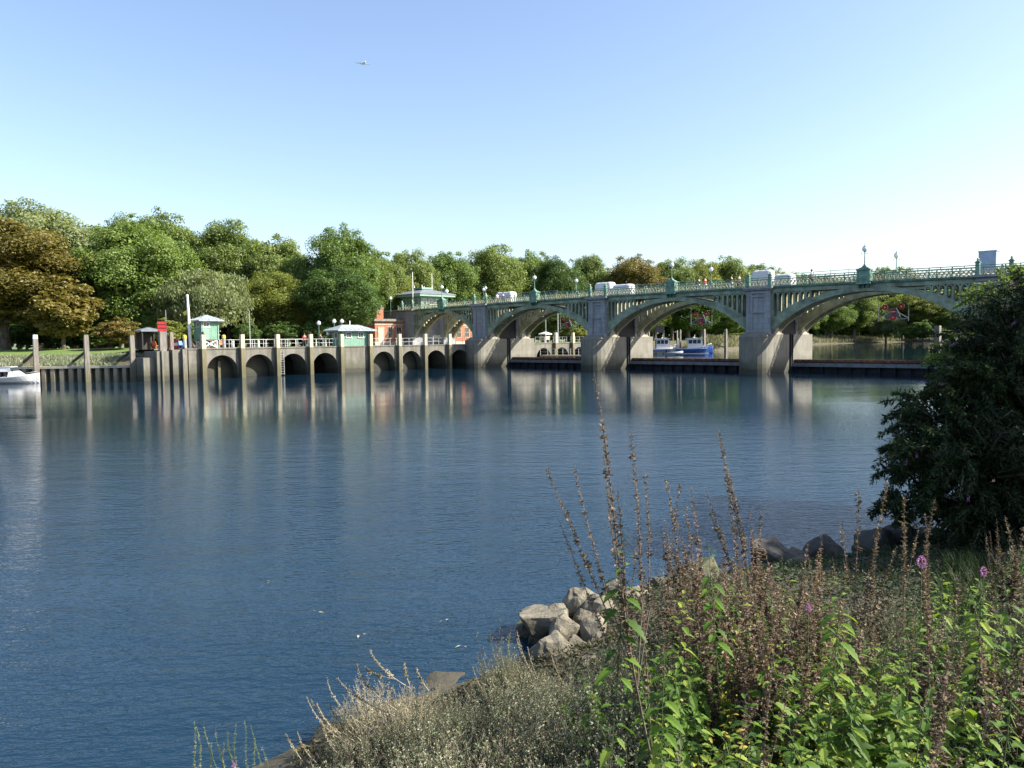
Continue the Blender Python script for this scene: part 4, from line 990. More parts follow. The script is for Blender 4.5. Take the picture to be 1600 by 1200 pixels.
def on_bridge(x, t, yfeet, **k):
    s, z = plt(x, 450, t); return W3(s, t, 9.53+cb_(s))
person(on_bridge(777, 1.2, 0), 2.4, 'person in a white shirt leaning at the bridge rail', 'shirt_white', 'trouser_dark', 'stand', 'people on the bridge')
person(on_bridge(786, 1.2, 0), 2.2, 'person in a blue top beside the one in white on the bridge', 'shirt_blue', 'trouser_dark', 'walk', 'people on the bridge')
person(on_bridge(1092, 1.4, 0), 2.3, 'person in black on the bridge left of the one in orange', 'shirt_dark', 'trouser_pale', 'walk', 'people on the bridge')
person(on_bridge(1102, 1.4, 0), 2.3, 'person in an orange top walking across the bridge', 'shirt_orange', 'trouser_pale', 'walk', 'people on the bridge')
person(on_bridge(1143, 1.4, 0), 2.5, 'person in a black top and pale shorts left of the pier covers', 'shirt_dark', 'trouser_pale', 'walk', 'people on the bridge')
person(on_bridge(1155, 1.4, 0), 2.2, 'person in grey next to the large white cover on the bridge', 'shirt_grey', 'trouser_dark', 'walk', 'people on the bridge')
person(on_bridge(1268, 1.4, 0), 2.4, 'person in grey walking alone near the bridge crown at right', 'shirt_grey', 'trouser_dark', 'walk', 'people on the bridge')
p = pls(476, 538, 72.5); person(Vector((p.x, p.y, GZ+.01)), 2, 'person in red on the lockside left of the flush hut', 'shirt_red', 'trouser_dark', 'walk')
p = pls(501, 538, 72.5); person(Vector((p.x, p.y, GZ+.01)), 1, 'person in grey standing close to the flush hut', 'shirt_grey', 'trouser_dark', 'stand')
person(Vector((-56.3, 83.95, .25)), 0, 'person in a pale top at the stern of the white boat', 'shirt_white', 'trouser_dark', 'sit')
person(Vector((-55.6, 84.35, .25)), .3, 'person in a blue top seated behind the boat windscreen', 'shirt_blue', 'trouser_dark', 'sit')
for i, (x, c) in enumerate(((1283, 'shirt_white'), (1289, 'shirt_dark'), (1296, 'shirt_grey'))):
    p = at(x, 522, 322); person(Vector((p.x, p.y, GZ)), i, 'tiny figure in %s on the far upstream bank' % ['white', 'black', 'grey'][i], c, 'trouser_dark', 'stand')
# lifebuoy stand, chairs, coloured boxes on the left lockside
def chair(p, rz, m, label):
    e = empty('plastic_chair', p, rz, label, 'chair', 'coloured chairs by the left lockside')
    MB().box(-.25, .25, -.25, .25, .4, .45).build('seat', M[m], e); MB().hexa([(-.25, .2, .45), (.25, .2, .45), (.25, .25, .45), (-.25, .25, .45)], [(-.22, .32, .95), (.22, .32, .95), (.22, .36, .95), (-.22, .36, .95)]).build('backrest', M[m], e)
    for a in (-.22, .22):
        for b in (-.22, .22): MB().bar((a, b, 0), (a*.95, b*.95, .4), .04).build('leg', M[m], e)
for x, m, lb_, rz in ((284, 'blue_bright', 'blue chair left of the white mast', 1), (302, 'red', 'red chair right of the white mast', 2), (346, 'orange', 'orange chair right of the raised hut', .4), (243, 'orange', 'orange chair under the trees left of the red board', 3)):
    if m not in M: M[m] = paint(m, (.05, .16, .5), .4, .1, 3)
    p = pls(x, 533, 74); chair(Vector((p.x, p.y, GZ+.01)), rz, m, lb_)
p = pls(273, 536, 72); e = empty('water_barrier', Vector((p.x, p.y, GZ)), .5, 'red barrel with a white band beside the red board', 'barrel')
MB().lathe([(.42, 0), (.42, .35), (.4, .4)], n=12).build('lower_drum', M['red'], e); MB().lathe([(.4, .4), (.4, .75)], n=12).build('white_band', M['white'], e); MB().lathe([(.4, .75), (.4, 1.1), (.2, 1.25)], n=12).build('upper_drum', M['red'], e)
p = pls(232, 540, 73); e = empty('bin_shelter', Vector((p.x, p.y, GZ)), BROT, 'small dark shelter with a grey roof under the trees by the bank', 'shelter')
mb = MB(); 
for a in (-1, 1):
    for b in (-1, 1): mb.box(a-.06, a+.06, b-.06, b+.06, 0, 2.1)
mb.build('post', M['black'], e); MB().box(-1.2, -1.1, -1, 1, 0, 2).build('back_panel', M['timber_dark'], e); mb = MB(); hip_roof(mb, -1.2, 1.2, -1.2, 1.2, 2.2, .35); mb.build('roof', M['slate_dark'], e)
# dark box sign behind the launches
p = at(1031, 530, 142); e = empty('notice_board', Vector((p.x, p.y, UPZ)), 0, 'dark blue board on two pale posts behind the left launch', 'sign')
for q in (-.7, .7): MB().box(q-.15, q+.15, -.1, .1, 0, 4.4).build('post', M['timber'], e)
MB().box(-.75, .75, -.16, -.1, 3.9, 5.2).build('board', M['blue_dark'] if 'blue_dark' in M else M['steel'], e)
for x, yt, d, lb_ in ((1014, 514, 143, 'thin white post left of the moored launches'), (1063, 515, 142, 'timber post behind the right launch'), (1100, 514, 150, 'timber post on the upstream bank right of the launches'), (1134, 514, 163, 'timber post on the upstream bank near the arch edge'), (1058, 516, 146, 'pale post between the two launches')):
    p = at(x, 540, d); z = at(x, yt, d).z; e = empty('mooring_post', (p.x, p.y, 0), .7, lb_, 'post', 'timber posts on the upstream bank')
    q_ = .5 if x >= 1100 else .26; MB().frust((0, 0), q_, q_, q_*.9, q_*.9, 0, z-.3).build('shaft', M['timber'], e); MB().frust((0, 0), q_*.9, q_*.9, q_*.7, q_*.7, z-.3, z).build('top', M['timber'], e)
    if x >= 1100: MB().bar((-.2, .2, 2.0), (-2.0, 2.6, 3.1), .25).build('raking_strut', M['timber'], e)
p = at(1464.5, 560, 92); e = empty('mooring_post', (p.x, p.y, 0), .7, 'thick dark timber post beside the right bushes under the arch', 'post')
z = at(1464, 510, 92).z; MB().frust((0, 0), .62, .62, .58, .58, -1, z).build('shaft', M['timber'], e); MB().frust((0, 0), .58, .58, .5, .5, z, z+.08).build('cap', M['timber'], e)

# ------------------------------------------------------------------ airliner
def airliner():
    e = empty('airliner', at(568.5, 99, 1700), 0, 'distant white airliner low in the sky, upper left of centre', 'aircraft')
    mb = MB(); mb.tube([(0, -19, 0), (0, -18, .1), (0, -15, .1), (0, 8, 0), (0, 14, .5), (0, 19, 1.2)], [.3, 1.2, 2.0, 2.0, 1.3, .3], 14); mb.build('fuselage', M['white'], e, smooth=True)
    for s in (-1, 1):
        w = MB(); w.hexa([(s*1.2, -4, -.7), (s*1.2, 3, -.7), (s*17.5, 7.5, .8), (s*17.5, 5.8, .8)], [(s*1.2, -4, -.1), (s*1.2, 3, -.1), (s*17.5, 7.5, .95), (s*17.5, 5.8, .95)]); w.build('wing', M['grey'], e)
        w = MB(); w.hexa([(s*.5, 14, .8), (s*.5, 17, .8), (s*6, 18.3, 1.1), (s*6, 17, 1.1)], [(s*.5, 14, 1.1), (s*.5, 17, 1.1), (s*6, 18.3, 1.2), (s*6, 17, 1.2)]); w.build('tailplane', M['grey'], e)
        n = MB(); n.tube([(s*5.5, -4.5, -1.7), (s*5.5, -3.8, -1.7), (s*5.5, -.5, -1.6)], [.9, 1.05, .7], 12); n.build('engine', M['grey'], e, smooth=True)
    f = MB(); f.hexa([(-.15, 12, 1.5), (.15, 12, 1.5), (.15, 18.5, 1.8), (-.15, 18.5, 1.8)], [(-.1, 17, 7.5), (.1, 17, 7.5), (.1, 19.8, 7.5), (-.1, 19.8, 7.5)]); f.build('fin', M['tarp'], e)
    e.rotation_euler = (radians(8), 0, radians(18)); return e
airliner()

# ------------------------------------------------------------------ trees
def crown_mesh(seed, nleaf=56000, nl=170, leaf=.0076, shape=(.5, .5, .5), droop=0., flat=False, z0=.14):
    """unit tree: height 1, radius about .42; leaves gathered on boughs, uneven outline"""
    random.seed(seed); mb = MB(); lobes = []
    for i in range(nl):
        d = rv(); d.z = d.z*.95+.1
        k = random.uniform(.6, 1.0) if random.random() < .85 else random.uniform(1., 1.17)
        c = Vector((d.x*.34*k, d.y*.34*k, .56+d.z*(.36 if d.z > 0 else .40)*k))
        if c.z < z0+.06: c.z = z0+random.uniform(.04, .16)
        lobes.append((c, random.uniform(.045, .105)*(1.1-.35*abs(c.z-.5))*(1 if k < 1 else .6)))
    tot = sum(r*r for c, r in lobes)
    for c, r in lobes:
        n = int(nleaf*r*r/tot)
        out = (c-Vector((0, 0, .5))).normalized()
        for _ in range(n):
            d = (rv()+out*.55+Vector((0, 0, .25))).normalized(); q = r*random.uniform(.45, 1.3)
            p = c+Vector((d.x*q, d.y*q, d.z*q*.8)); 
            if droop: p.z -= droop*random.random()*max(0, (Vector((p.x, p.y)).length-.15))
            nn = (d*.8+rv()*.8+Vector((0, 0, .35))).normalized(); a = nn.orthogonal().normalized(); a = Quaternion(nn, random.uniform(0, 6.3)) @ a; b = nn.cross(a)
            L = leaf*random.uniform(.6, 1.3)
            if droop: mb.quad(p, Vector((a.x*.35, a.y*.35, -1)).normalized()*L*1.5, b*L*.45)
            else: mb.quad(p, a*L, b*L*.7)
    for _ in range(6000):        # leaves inside the crown
        d = rv()*random.uniform(.2, .93); p = Vector((d.x*.33, d.y*.33, .55+d.z*.4)); nn = rv(); a = nn.orthogonal().normalized(); b = nn.cross(a)
        mb.quad(p, a*leaf*2., b*leaf*1.8)
    return mb
def trunk_mesh(seed):
    random.seed(seed+77); mb = MB(); mb.tube([(0, 0, -.03), (.003, 0, .1), (.0, .01, .3), (.01, 0, .6), (0, 0, .85)], [.028, .021, .017, .01, .003], 8)
    for i in range(9):
        z = random.uniform(.14, .55); a = random.uniform(0, 6.3); r = random.uniform(.2, .34); u_ = Vector((cos(a), sin(a), 0))
        mb.tube([Vector((0, 0, z)), Vector((0, 0, z+.08))+u_*r*.4, Vector((0, 0, z+.2))+u_*r*.75, Vector((0, 0, z+.28))+u_*r], [.011, .008, .005, .002], 6)
    return mb
CR = []
for k in range(5): CR.append((crown_mesh(11+k), trunk_mesh(k)))
CR.append((crown_mesh(40, 26000, 110, .010, droop=.45, z0=.06), trunk_mesh(9)))     # willow habit
CR.append((crown_mesh(50, 14000, 70, .018, z0=.0), trunk_mesh(10)))                # bush down to the ground
MESH = {}
def tree(x, ytop, wpx, d, kind, var, label, name='tree', base=GZ, group='trees along the far bank', zs=None, cat='tree'):
    top = at(x, ytop, d); H = (top.z-base)/(.97 if var < 5 else .95); R = wpx*d/1200/2*(1.22 if cat == 'tree' else 1); 
    e = empty(name, (top.x, top.y, base), random.uniform(0, 6.3), label, cat, group)
    key = var
    if key not in MESH:
        c = CR[var][0].build('crown', LEAF[kind], e); t = CR[var][1].build('trunk', M['bark'], e); MESH[key] = (c.data, t.data)
    else:
        for nm, me in zip(('crown', 'trunk'), MESH[key]):
            o = bpy.data.objects.new(nm, me); COL.objects.link(o); o.parent = e
            if nm == 'crown': c = o
    c.material_slots[0].link = 'OBJECT'; c.material_slots[0].material = LEAF[kind]
    e.scale = (R/.44, R/.44, H); return e
random.seed(5)
tree(0, 346, 225, 104, 'chestnut', 0, 'rusty brown chestnut filling the left edge', 'chestnut_tree')
tree(95, 440, 105, 101, 'chestnut', 6, 'low outer bough of rusty brown chestnut beside the left post', 'chestnut_tree')
tree(50, 320, 210, 128, 'grey', 2, 'tall grey-green tree behind the rusty chestnut', 'poplar_tree')
tree(112, 368, 110, 130, 'grey', 3, 'grey-green tree between the chestnut and the dark green tree', 'poplar_tree')
tree(-40, 330, 160, 135, 'grey', 1, 'grey-green tree at the extreme left edge behind the chestnut', 'poplar_tree')
tree(212, 350, 165, 112, 'mid', 2, 'broad bright green tree, second big crown from the left', 'lime_tree')
tree(165, 395, 90, 118, 'dark', 3, 'dark green tree tucked left of the broad bright green one')
tree(250, 335, 130, 134, 'plane', 4, 'pale topped plane rising behind the broad green tree', 'plane_tree')
tree(190, 342, 110, 136, 'plane', 0, 'pale plane showing over the left shoulder of the broad green tree', 'plane_tree')
tree(318, 415, 130, 112, 'grey', 5, 'soft grey-green willow behind the raised hut', 'willow_tree')
tree(352, 348, 120, 138, 'plane', 1, 'tall plane right of the sky gap above the raised hut', 'plane_tree')
tree(418, 368, 125, 134, 'plane', 3, 'wide plane above the second wall arch', 'plane_tree')
tree(425, 425, 110, 122, 'yellow', 2, 'lower yellow-green tree above the third wall arch')
tree(470, 400, 80, 130, 'mid', 0, 'narrow green tree left of the tall central one')
tree(535, 358, 115, 130, 'mid', 4, 'tallest dark crown above the flush hut', 'lime_tree')
tree(530, 420, 120, 121, 'dark', 1, 'dark green tree directly behind the flush hut')
tree(590, 395, 80, 140, 'plane', 2, 'plane above the brick house chimneys', 'plane_tree')
tree(640, 392, 80, 155, 'plane', 0, 'pale plane behind the pavilion flagpoles', 'plane_tree')
tree(620, 430, 70, 143, 'yellow', 3, 'yellowish tree left of the pavilion')
tree(700, 396, 95, 165, 'mid', 2, 'green tree right of the pavilion roof')
tree(770, 387, 105, 172, 'plane', 1, 'large grey-green plane behind the people in white and blue', 'plane_tree')
tree(830, 396, 80, 178, 'mid', 4, 'green tree above the third globe lamp')
tree(870, 400, 80, 175, 'dark', 3, 'dark green tree left of the middle pier')
tree(920, 400, 80, 185, 'plane', 2, 'plane behind the middle pier', 'plane_tree')
tree(992, 403, 100, 180, 'chestnut', 4, 'rusty brown tree right of the middle pier covers', 'chestnut_tree')
tree(1050, 406, 80, 205, 'plane', 0, 'pale plane above the second bridge lamp', 'plane_tree')
tree(1095, 408, 75, 210, 'yellow', 1, 'yellow-green tree behind the person in orange')
tree(1135, 401, 90, 215, 'plane', 3, 'rounded plane left of the large white cover', 'plane_tree')
tree(1180, 414, 80, 225, 'plane', 2, 'plane directly behind the large white cover', 'plane_tree')
tree(1075, 448, 110, 178, 'dark', 0, 'dark tree framed by the arch above the launches')
tree(1020, 455, 60, 172, 'yellow', 2, 'yellow-green tree seen under the arch left of the signal')
tree(1135, 468, 70, 195, 'mid', 1, 'green tree framed at the right of the launches arch')
tree(865, 478, 90, 150, 'dark', 2, 'dark tree framed by the third arch from the right')
tree(905, 512, 34, 146, 'yellow', 6, 'bright green bush beside the white parasol', 'bush', cat='bush')
for x, yt, w, d, k, v, l in ((1215, 424, 60, 300, 'plane', 4, 'far plane right of the white covers'), (1250, 428, 60, 310, 'mid', 0, 'far green tree left of the lone walker'), (1292, 433, 70, 320, 'plane', 1, 'far plane under the lone walker'),
    (1262, 452, 60, 290, 'mid', 2, 'green tree framed low in the rightmost arch, left side'), (1300, 470, 60, 305, 'mid', 3, 'mid green tree left of the pale willow'), (1335, 448, 70, 315, 'plane', 0, 'plane framed behind the pale willow'), (1340, 436, 60, 340, 'yellow', 4, 'yellow-green tree near the rightmost bridge lamp'),
    (1380, 418, 50, 340, 'mid', 2, 'green crown showing over the parapet right of the rightmost lamp'), (1412, 420, 56, 345, 'mid', 1, 'green crown showing over the parapet below the far rightmost lamp'), (1425, 452, 80, 320, 'yellow', 3, 'yellow-green tree framed behind the hanging signal'), (1462, 462, 70, 310, 'yellow', 0, 'yellow-green tree right of the hanging signal'),
    (1500, 478, 60, 300, 'plane', 2, 'tree at the right foot of the rightmost arch'), (1525, 488, 40, 290, 'rust', 4, 'orange tinted tree beside the right abutment')):
    tree(x, yt, w, d, k, v, l, 'plane_tree' if 'plane' in l else 'tree')
# bushes
for x, yt, w, d, k, v, l, b in ((1385, 480, 62, 316, 'grey', 5, 'pale weeping willow leaning over the upstream bank', 1.5), (1442, 502, 40, 300, 'dark', 6, 'dark rounded bush on the upstream bank right of the willow', 1.5), (1425, 508, 36, 306, 'mid', 6, 'green bush between the willow and the dark rounded bush', 1.5), (1330, 500, 40, 318, 'mid', 6, 'green bush left of the pale willow', 3), (1475, 515, 40, 290, 'grey', 6, 'grey-green bush right of the dark rounded bush', 1.5),
    (186, 500, 74, 99.5, 'rust', 6, 'reddish shrub on the lawn between two tall posts', GZ), (262, 500, 56, 103, 'yellow', 6, 'yellowish shrub behind the red board', GZ), (150, 512, 60, 106, 'mid', 6, 'green shrub left of the reddish one', GZ), (230, 480, 60, 110, 'dark', 6, 'dark shrub under the broad green tree', GZ), (110, 515, 60, 112, 'dark', 6, 'dark low shrub under the chestnut', GZ), (40, 505, 80, 116, 'dark', 6, 'dark shrub at the left under the chestnut', GZ), (306, 500, 50, 106, 'mid', 6, 'green shrub behind the white mast', GZ),
    (385, 505, 50, 113, 'dark', 6, 'dark shrub behind the thin grey pole', GZ), (440, 505, 70, 116, 'dark', 6, 'dark shrub behind the wall fence, above the third arch', GZ), (500, 500, 60, 118, 'dark', 6, 'dark shrub behind the lamps at the flush hut', GZ), (1160, 520, 60, 210, 'mid', 6, 'bush hidden behind the right pier', GZ)):
    tree(x, yt, w, d, k, v, l, 'shrub', b, 'shrubs on the far bank', cat='shrub')
# distant woodland mass behind everything
random.seed(9); mb = MB()
def wood(x0, x1, y, d0, d1, n, base=GZ):
    for _ in range(n):
        x = random.uniform(x0, x1); d = random.uniform(d0, d1); z1 = at(x, y, d).z; z = base+(z1-base)*random.random()**.7
        P = at(x, 500, d); nn = rv(); a = nn.orthogonal().normalized(); b = nn.cross(a); L = .9*d/170
        mb.quad(Vector((P.x, P.y, z)), a*L, b*L*.8)
wood(-60, 600, 470, 142, 150, 7000); wood(580, 1180, 455, 215, 235, 9000); wood(1150, 1560, 455, 345, 370, 6000)
wood(-1500, -60, 420, 150, 190, 3000)
o = mb.build('distant_woodland', LEAF['dark']); tag(o, 'dense dark woodland reading as one mass behind the trees', 'woodland', kind='stuff')

# reeds on the banks
def reeds(name, A, Bp, za, zb, n, h, m, label):
    random.seed(21); mb = MB(); seg = len(A)-1
    for _ in range(n):
        f = random.random()*seg; k = min(int(f), seg-1); g = f-k; q = random.random()
        p = A[k].lerp(A[k+1], g).lerp(Bp[k].lerp(Bp[k+1], g), q); z = lerp(za, zb, q)
        if noise.noise(Vector((p.x*.35, p.y*.35, 0))) < -.22: continue
        hh = h*random.uniform(.4, 1.1)*(1+.5*noise.noise(Vector((p.x*.2, p.y*.2, 5)))); d = Vector((random.uniform(-.5, .5), random.uniform(-.5, .5), 1)); w = V2(random.uniform(-1, 1), random.uniform(-.4, .4)).normalized()*hh*.09
        b = Vector((p.x, p.y, z-.05)); mb.add([b-w, b+w, b+d*hh*.6+w*.8, b+d*hh], [(0, 1, 2, 3)])
    o = mb.build(name, m); tag(o, label, 'reeds', kind='stuff')
reeds('reed_bed', [V2(-100, 83.8), V2(-54, 87.1), V2(-40.6, 88.2)], [V2(-100, 87.6), V2(-56, 91.2), V2(-42.5, 91.8)], 1.7, 2.9, 26000, .42, LEAF['herb'], 'pale grey-green reeds and weeds covering the left bank slope')
reeds('reed_bed', [V2(34, 151), V2(45, 166), V2(80, 236), V2(128, 303), V2(185, 353), V2(420, 502)], [V2(41, 160), V2(52, 185), V2(83, 250), V2(128, 318), V2(185, 375), V2(420, 520)], 1.9, GZ, 22000, 1.5, LEAF['reed'], 'pale reeds along the upstream bank beyond the bridge')
# right bank behind the bridge
rb = [W3(-1, 10.3), V2(85, 105), V2(150, 180), V2(330, 330), V2(900, 400), V2(900, 20), V2(64, 45), W3(-6, -1)]
o = MB().add([(p.x, p.y, 3.4) for p in rb], [tuple(range(len(rb)))]).build('right_bank_ground', M['grass']); tag(o, kind='structure')
slope('right_bank_slope', [W3(1.0, 10.9), V2(82, 109), V2(146, 184), V2(326, 335)], [W3(-1, 10.3), V2(85, 105), V2(150, 180), V2(330, 330)], .8, 3.42, M['soil'], 60)

# ------------------------------------------------------------------ near bank terrain
SH = [V2(-60, -18), V2(-20, -6), V2(-8, 1.0), V2(-4.6, 4.6), V2(-2.9, 6.6), V2(-2.0, 7.7), V2(-1.5, 8.3), V2(-.35, 9.0), V2(.25, 9.8), V2(-.05, 10.8), V2(1.2, 11.8), V2(2.4, 12.3), V2(4.2, 13.2), V2(6.2, 13.9), V2(8.2, 14.8), V2(10.5, 17.5), V2(16, 26), V2(27, 43), V2(38, 60), V2(44.5, 70), V2(49, 76)]
def shore_dist(x, y):
    best = 1e9; sg = 1
    for a, b in zip(SH[:-1], SH[1:]):
        dx, dy = b.x-a.x, b.y-a.y; k = max(0, min(1, ((x-a.x)*dx+(y-a.y)*dy)/(dx*dx+dy*dy))); px, py = a.x+k*dx-x, a.y+k*dy-y; d = px*px+py*py
        if d < best: best = d; sg = 1 if (dx*(y-a.y)-dy*(x-a.x)) < 0 else -1
    return sqrt(best)*sg
def hgt(x, y):
    d = shore_dist(x, y)
    if d < 0: return max(-1.5, d*.55)
    h = .12*min(d, 1)+.15*d; h = min(h, 1.65)
    if y < 2.5: h += min(1.2, (2.5-y)*.5)*min(1, d/3)
    return h+.10*noise.noise(Vector((x*.9, y*.9, 0)))*min(1, d)
def axis(lo, hi, c0, c1, fine, coarse):
    r = []; v = lo
    while v < hi: r.append(v); v += fine if c0 <= v < c1 else coarse
    r.append(hi); return r
XS = axis(-30, 70, -6, 16, .28, 2.5); YS = axis(-15, 80, 0, 18, .28, 2.5)
vs = [(x, y, hgt(x, y)) for y in YS for x in XS]; nx = len(XS)
fs = []
for j in range(len(YS)-1):
    for i in range(nx-1):
        q = (j*nx+i, j*nx+i+1, (j+1)*nx+i+1, (j+1)*nx+i)
        if max(vs[k][2] for k in q) > -1.4: fs.append(q)
mb = MB(); mb.add(vs, fs); o = mb.build('near_bank', M['soil'], smooth=True); tag(o, kind='structure')

# ------------------------------------------------------------------ boulders
import bmesh
def rock_mesh(seed, m):
    random.seed(seed); bm = bmesh.new()
    for _ in range(18):
        v = rv(); bm.verts.new((v.x*random.uniform(.75, 1), v.y*random.uniform(.75, 1), v.z*random.uniform(.55, .8)))
    r = bmesh.ops.convex_hull(bm, input=bm.verts)
    bmesh.ops.delete(bm, geom=[g for g in r['geom_interior'] if isinstance(g, bmesh.types.BMVert)], context='VERTS')
    bmesh.ops.bevel(bm, geom=bm.edges[:], offset=.035, segments=1, affect='EDGES', profile=.6)
    bmesh.ops.triangulate(bm, faces=bm.faces[:]); bmesh.ops.subdivide_edges(bm, edges=bm.edges[:], cuts=2, use_grid_fill=True)
    for v in bm.verts:
        n = noise.fractal(v.co*1.6+Vector((seed, 0, 0)), 1, 2, 4); n2 = noise.noise(v.co*5+Vector((seed, 9, 0))); v.co += v.co.normalized()*(n*.1+n2*.04-.05*max(0, noise.noise(v.co*2.5+Vector((3, seed, 0)))))
    me = bpy.data.meshes.new('boulder'); bm.to_mesh(me); bm.free(); me.materials.append(m)
    return me
RK = [rock_mesh(s, M['rock']) for s in range(5)]; RKD = [rock_mesh(s+10, M['rock_dark']) for s in range(3)]; RKM = [rock_mesh(s+20, M['rock_moss']) for s in range(2)]
def boulder(me, x, y, d, w, h, label, group='boulders at the water edge', rz=None):
    """x,y: photo position of the boulder's centre; d distance; w,h metres"""
    p = at(x, y, d); o = bpy.data.objects.new('boulder', me); COL.objects.link(o); o.location = p; k_ = 1.12 if d < 11.5 else 1.4; w *= k_; h *= k_; o.scale = (w/2, w/2*random.uniform(.75, 1.1), h/2/.68)
    o.rotation_euler = (random.uniform(-.3, .3), random.uniform(-.3, .3), rz if rz is not None else random.uniform(0, 6.3)); tag(o, label, 'boulder', group)
random.seed(3)
for a in ((RK[0], 905, 945, 10.6, .62, .62, 'pale angular boulder forming the peak of the rock pile'), (RK[1], 850, 970, 10.2, .95, .55, 'long pale boulder sloping left into the water'), (RK[2], 880, 990, 9.8, .6, .5, 'pale boulder below the peak of the rock pile'), (RK[3], 935, 958, 10.3, .6, .42, 'pale flat boulder right of the peak'),
    (RK[4], 925, 985, 9.7, .5, .4, 'small pale boulder under the flat one'), (RK[0], 865, 1020, 9.3, .7, .55, 'pale boulder at the waterline under the pile'), (RK[1], 895, 1060, 8.6, .8, .7, 'large tan boulder half hidden by grey herbs'), (RK[2], 990, 945, 11, .7, .5, 'pale boulder behind the leaning dead stem'), (RK[3], 960, 930, 11.2, .5, .4, 'small pale boulder left of the dead stem'),
    (RKM[0], 1085, 908, 12.3, .95, .42, 'moss topped boulder behind the seed stalks'), (RKM[1], 1040, 925, 11.8, .6, .4, 'small mossy boulder left of the moss topped one'), (RK[4], 1105, 925, 11.9, .9, .55, 'grey boulder below the moss topped one'), (RK[2], 1140, 940, 11.6, .8, .5, 'grey boulder right of centre among the stalks'),
    (RKD[0], 1197, 868, 13.2, .62, .55, 'dark rounded boulder left of the dark row'), (RKD[1], 1235, 885, 13, .7, .4, 'dark low boulder second in the dark row'), (RKD[2], 1285, 865, 13.6, .62, .5, 'dark rounded boulder in the middle of the dark row'), (RKD[0], 1330, 880, 13.4, .8, .5, 'dark boulder under the overhanging bush'), (RKD[1], 1370, 855, 14.2, .9, .6, 'dark boulder at the right of the dark row'), (RKD[2], 1415, 850, 14.6, .9, .6, 'dark boulder below the bush edge'), (RKD[0], 1455, 860, 14.5, 1.0, .7, 'dark boulder furthest right in the dark row'), (RKD[1], 1220, 915, 12.2, .8, .5, 'dark boulder in front of the dark row'), (RKD[2], 1275, 910, 12.6, .9, .5, 'dark boulder in front of the dark row under the bush'),
    (RK[3], 690, 1078, 8.9, 1.1, .3, 'flat pale rock at the waterline left of the tall herb'), (RK[0], 740, 1085, 8.7, .6, .28, 'small flat rock beside the tall herb'), (RKM[1], 715, 1052, 9.35, 1.0, .22, 'brown rock just awash beyond the flat pale one'), (RKM[0], 560, 1150, 7.5, .9, .4, 'mossy brown rock at the waterline lower left'), (RK[2], 620, 1140, 7.4, .6, .35, 'tan rock partly under the dry stalks'), (RK[4], 520, 1170, 7.0, .5, .3, 'small rock at the lower left water edge')):
    boulder(*a)
for i, (x, y, d, w) in enumerate(((828, 985, 10.3, .4), (842, 1002, 10, .35), (870, 962, 10.4, .45), (912, 972, 10.1, .38), (955, 975, 10.2, .4), (900, 1012, 9.5, .42), (880, 1040, 9.1, .4), (845, 1035, 9.4, .3), (935, 1010, 9.5, .36), (1010, 935, 11.3, .5), (1160, 905, 12.4, .5), (770, 1082, 8.7, .3), (660, 1090, 8.7, .35))):
    boulder(RK[i % 5], x, y, d, w, w*.8, 'small pale stone wedged among the larger boulders', 'small stones in the rock pile')

# ------------------------------------------------------------------ near vegetation
def curve_pts(base, top, bend, n=8):
    side = Vector((random.uniform(-1, 1), random.uniform(-1, 1), 0)); out = []
    for i in range(n+1):
        f = i/n; p = Vector(base).lerp(Vector(top), f)+side*bend*sin(pi*f*.8)*.5; out.append(p)
    return out
def along(P, f):
    k = f*(len(P)-1); i = min(int(k), len(P)-2); return P[i].lerp(P[i+1], k-i), (P[i+1]-P[i]).normalized()
def whorls(mb, P, f0, f1, n, r, L, dens=6):
    r *= 1.85; L *= 1.85; ph = random.uniform(0, 50); miss = random.uniform(0, .14)
    for i in range(n):
        f = lerp(f0, f1, min(1, max(0, (i+random.uniform(-.35, .35))/n))); v = .95+.6*noise.noise(Vector((f*14, ph, 0)))
        if random.random() < miss: continue
        p, d = along(P, min(.999, f)); rr = r*(1-.55*(f-f0)/(f1-f0))*v
        o = d.orthogonal().normalized(); o = Quaternion(d, random.uniform(0, 6.3)) @ o
        for k in range(dens):
            if random.random() < .1: continue
            u_ = (Quaternion(d, 2*pi*k/dens+random.uniform(-.5, .5)) @ o); u2 = (u_+d*random.uniform(-.3, 1.2)).normalized()
            w = u2.cross(d).normalized()*rr*.45; b = p+d*random.uniform(-.5, .5)*r; q = L*v*random.uniform(.4, 1.3)*(1-.45*(f-f0)/(f1-f0))
            mb.add([b-w*.3, b+w*.3, b+u2*q*.6+w, b+u2*q, b+u2*q*.55-w], [(0, 1, 2, 3, 4)])
            if k % 2 == 0: m_ = u2.cross(w).normalized()*rr*.4; mb.add([b+u2*q*.15-m_, b+u2*q*.5-m_*1.1, b+u2*q*.9, b+u2*q*.5+m_*1.1], [(0, 1, 2, 3)])
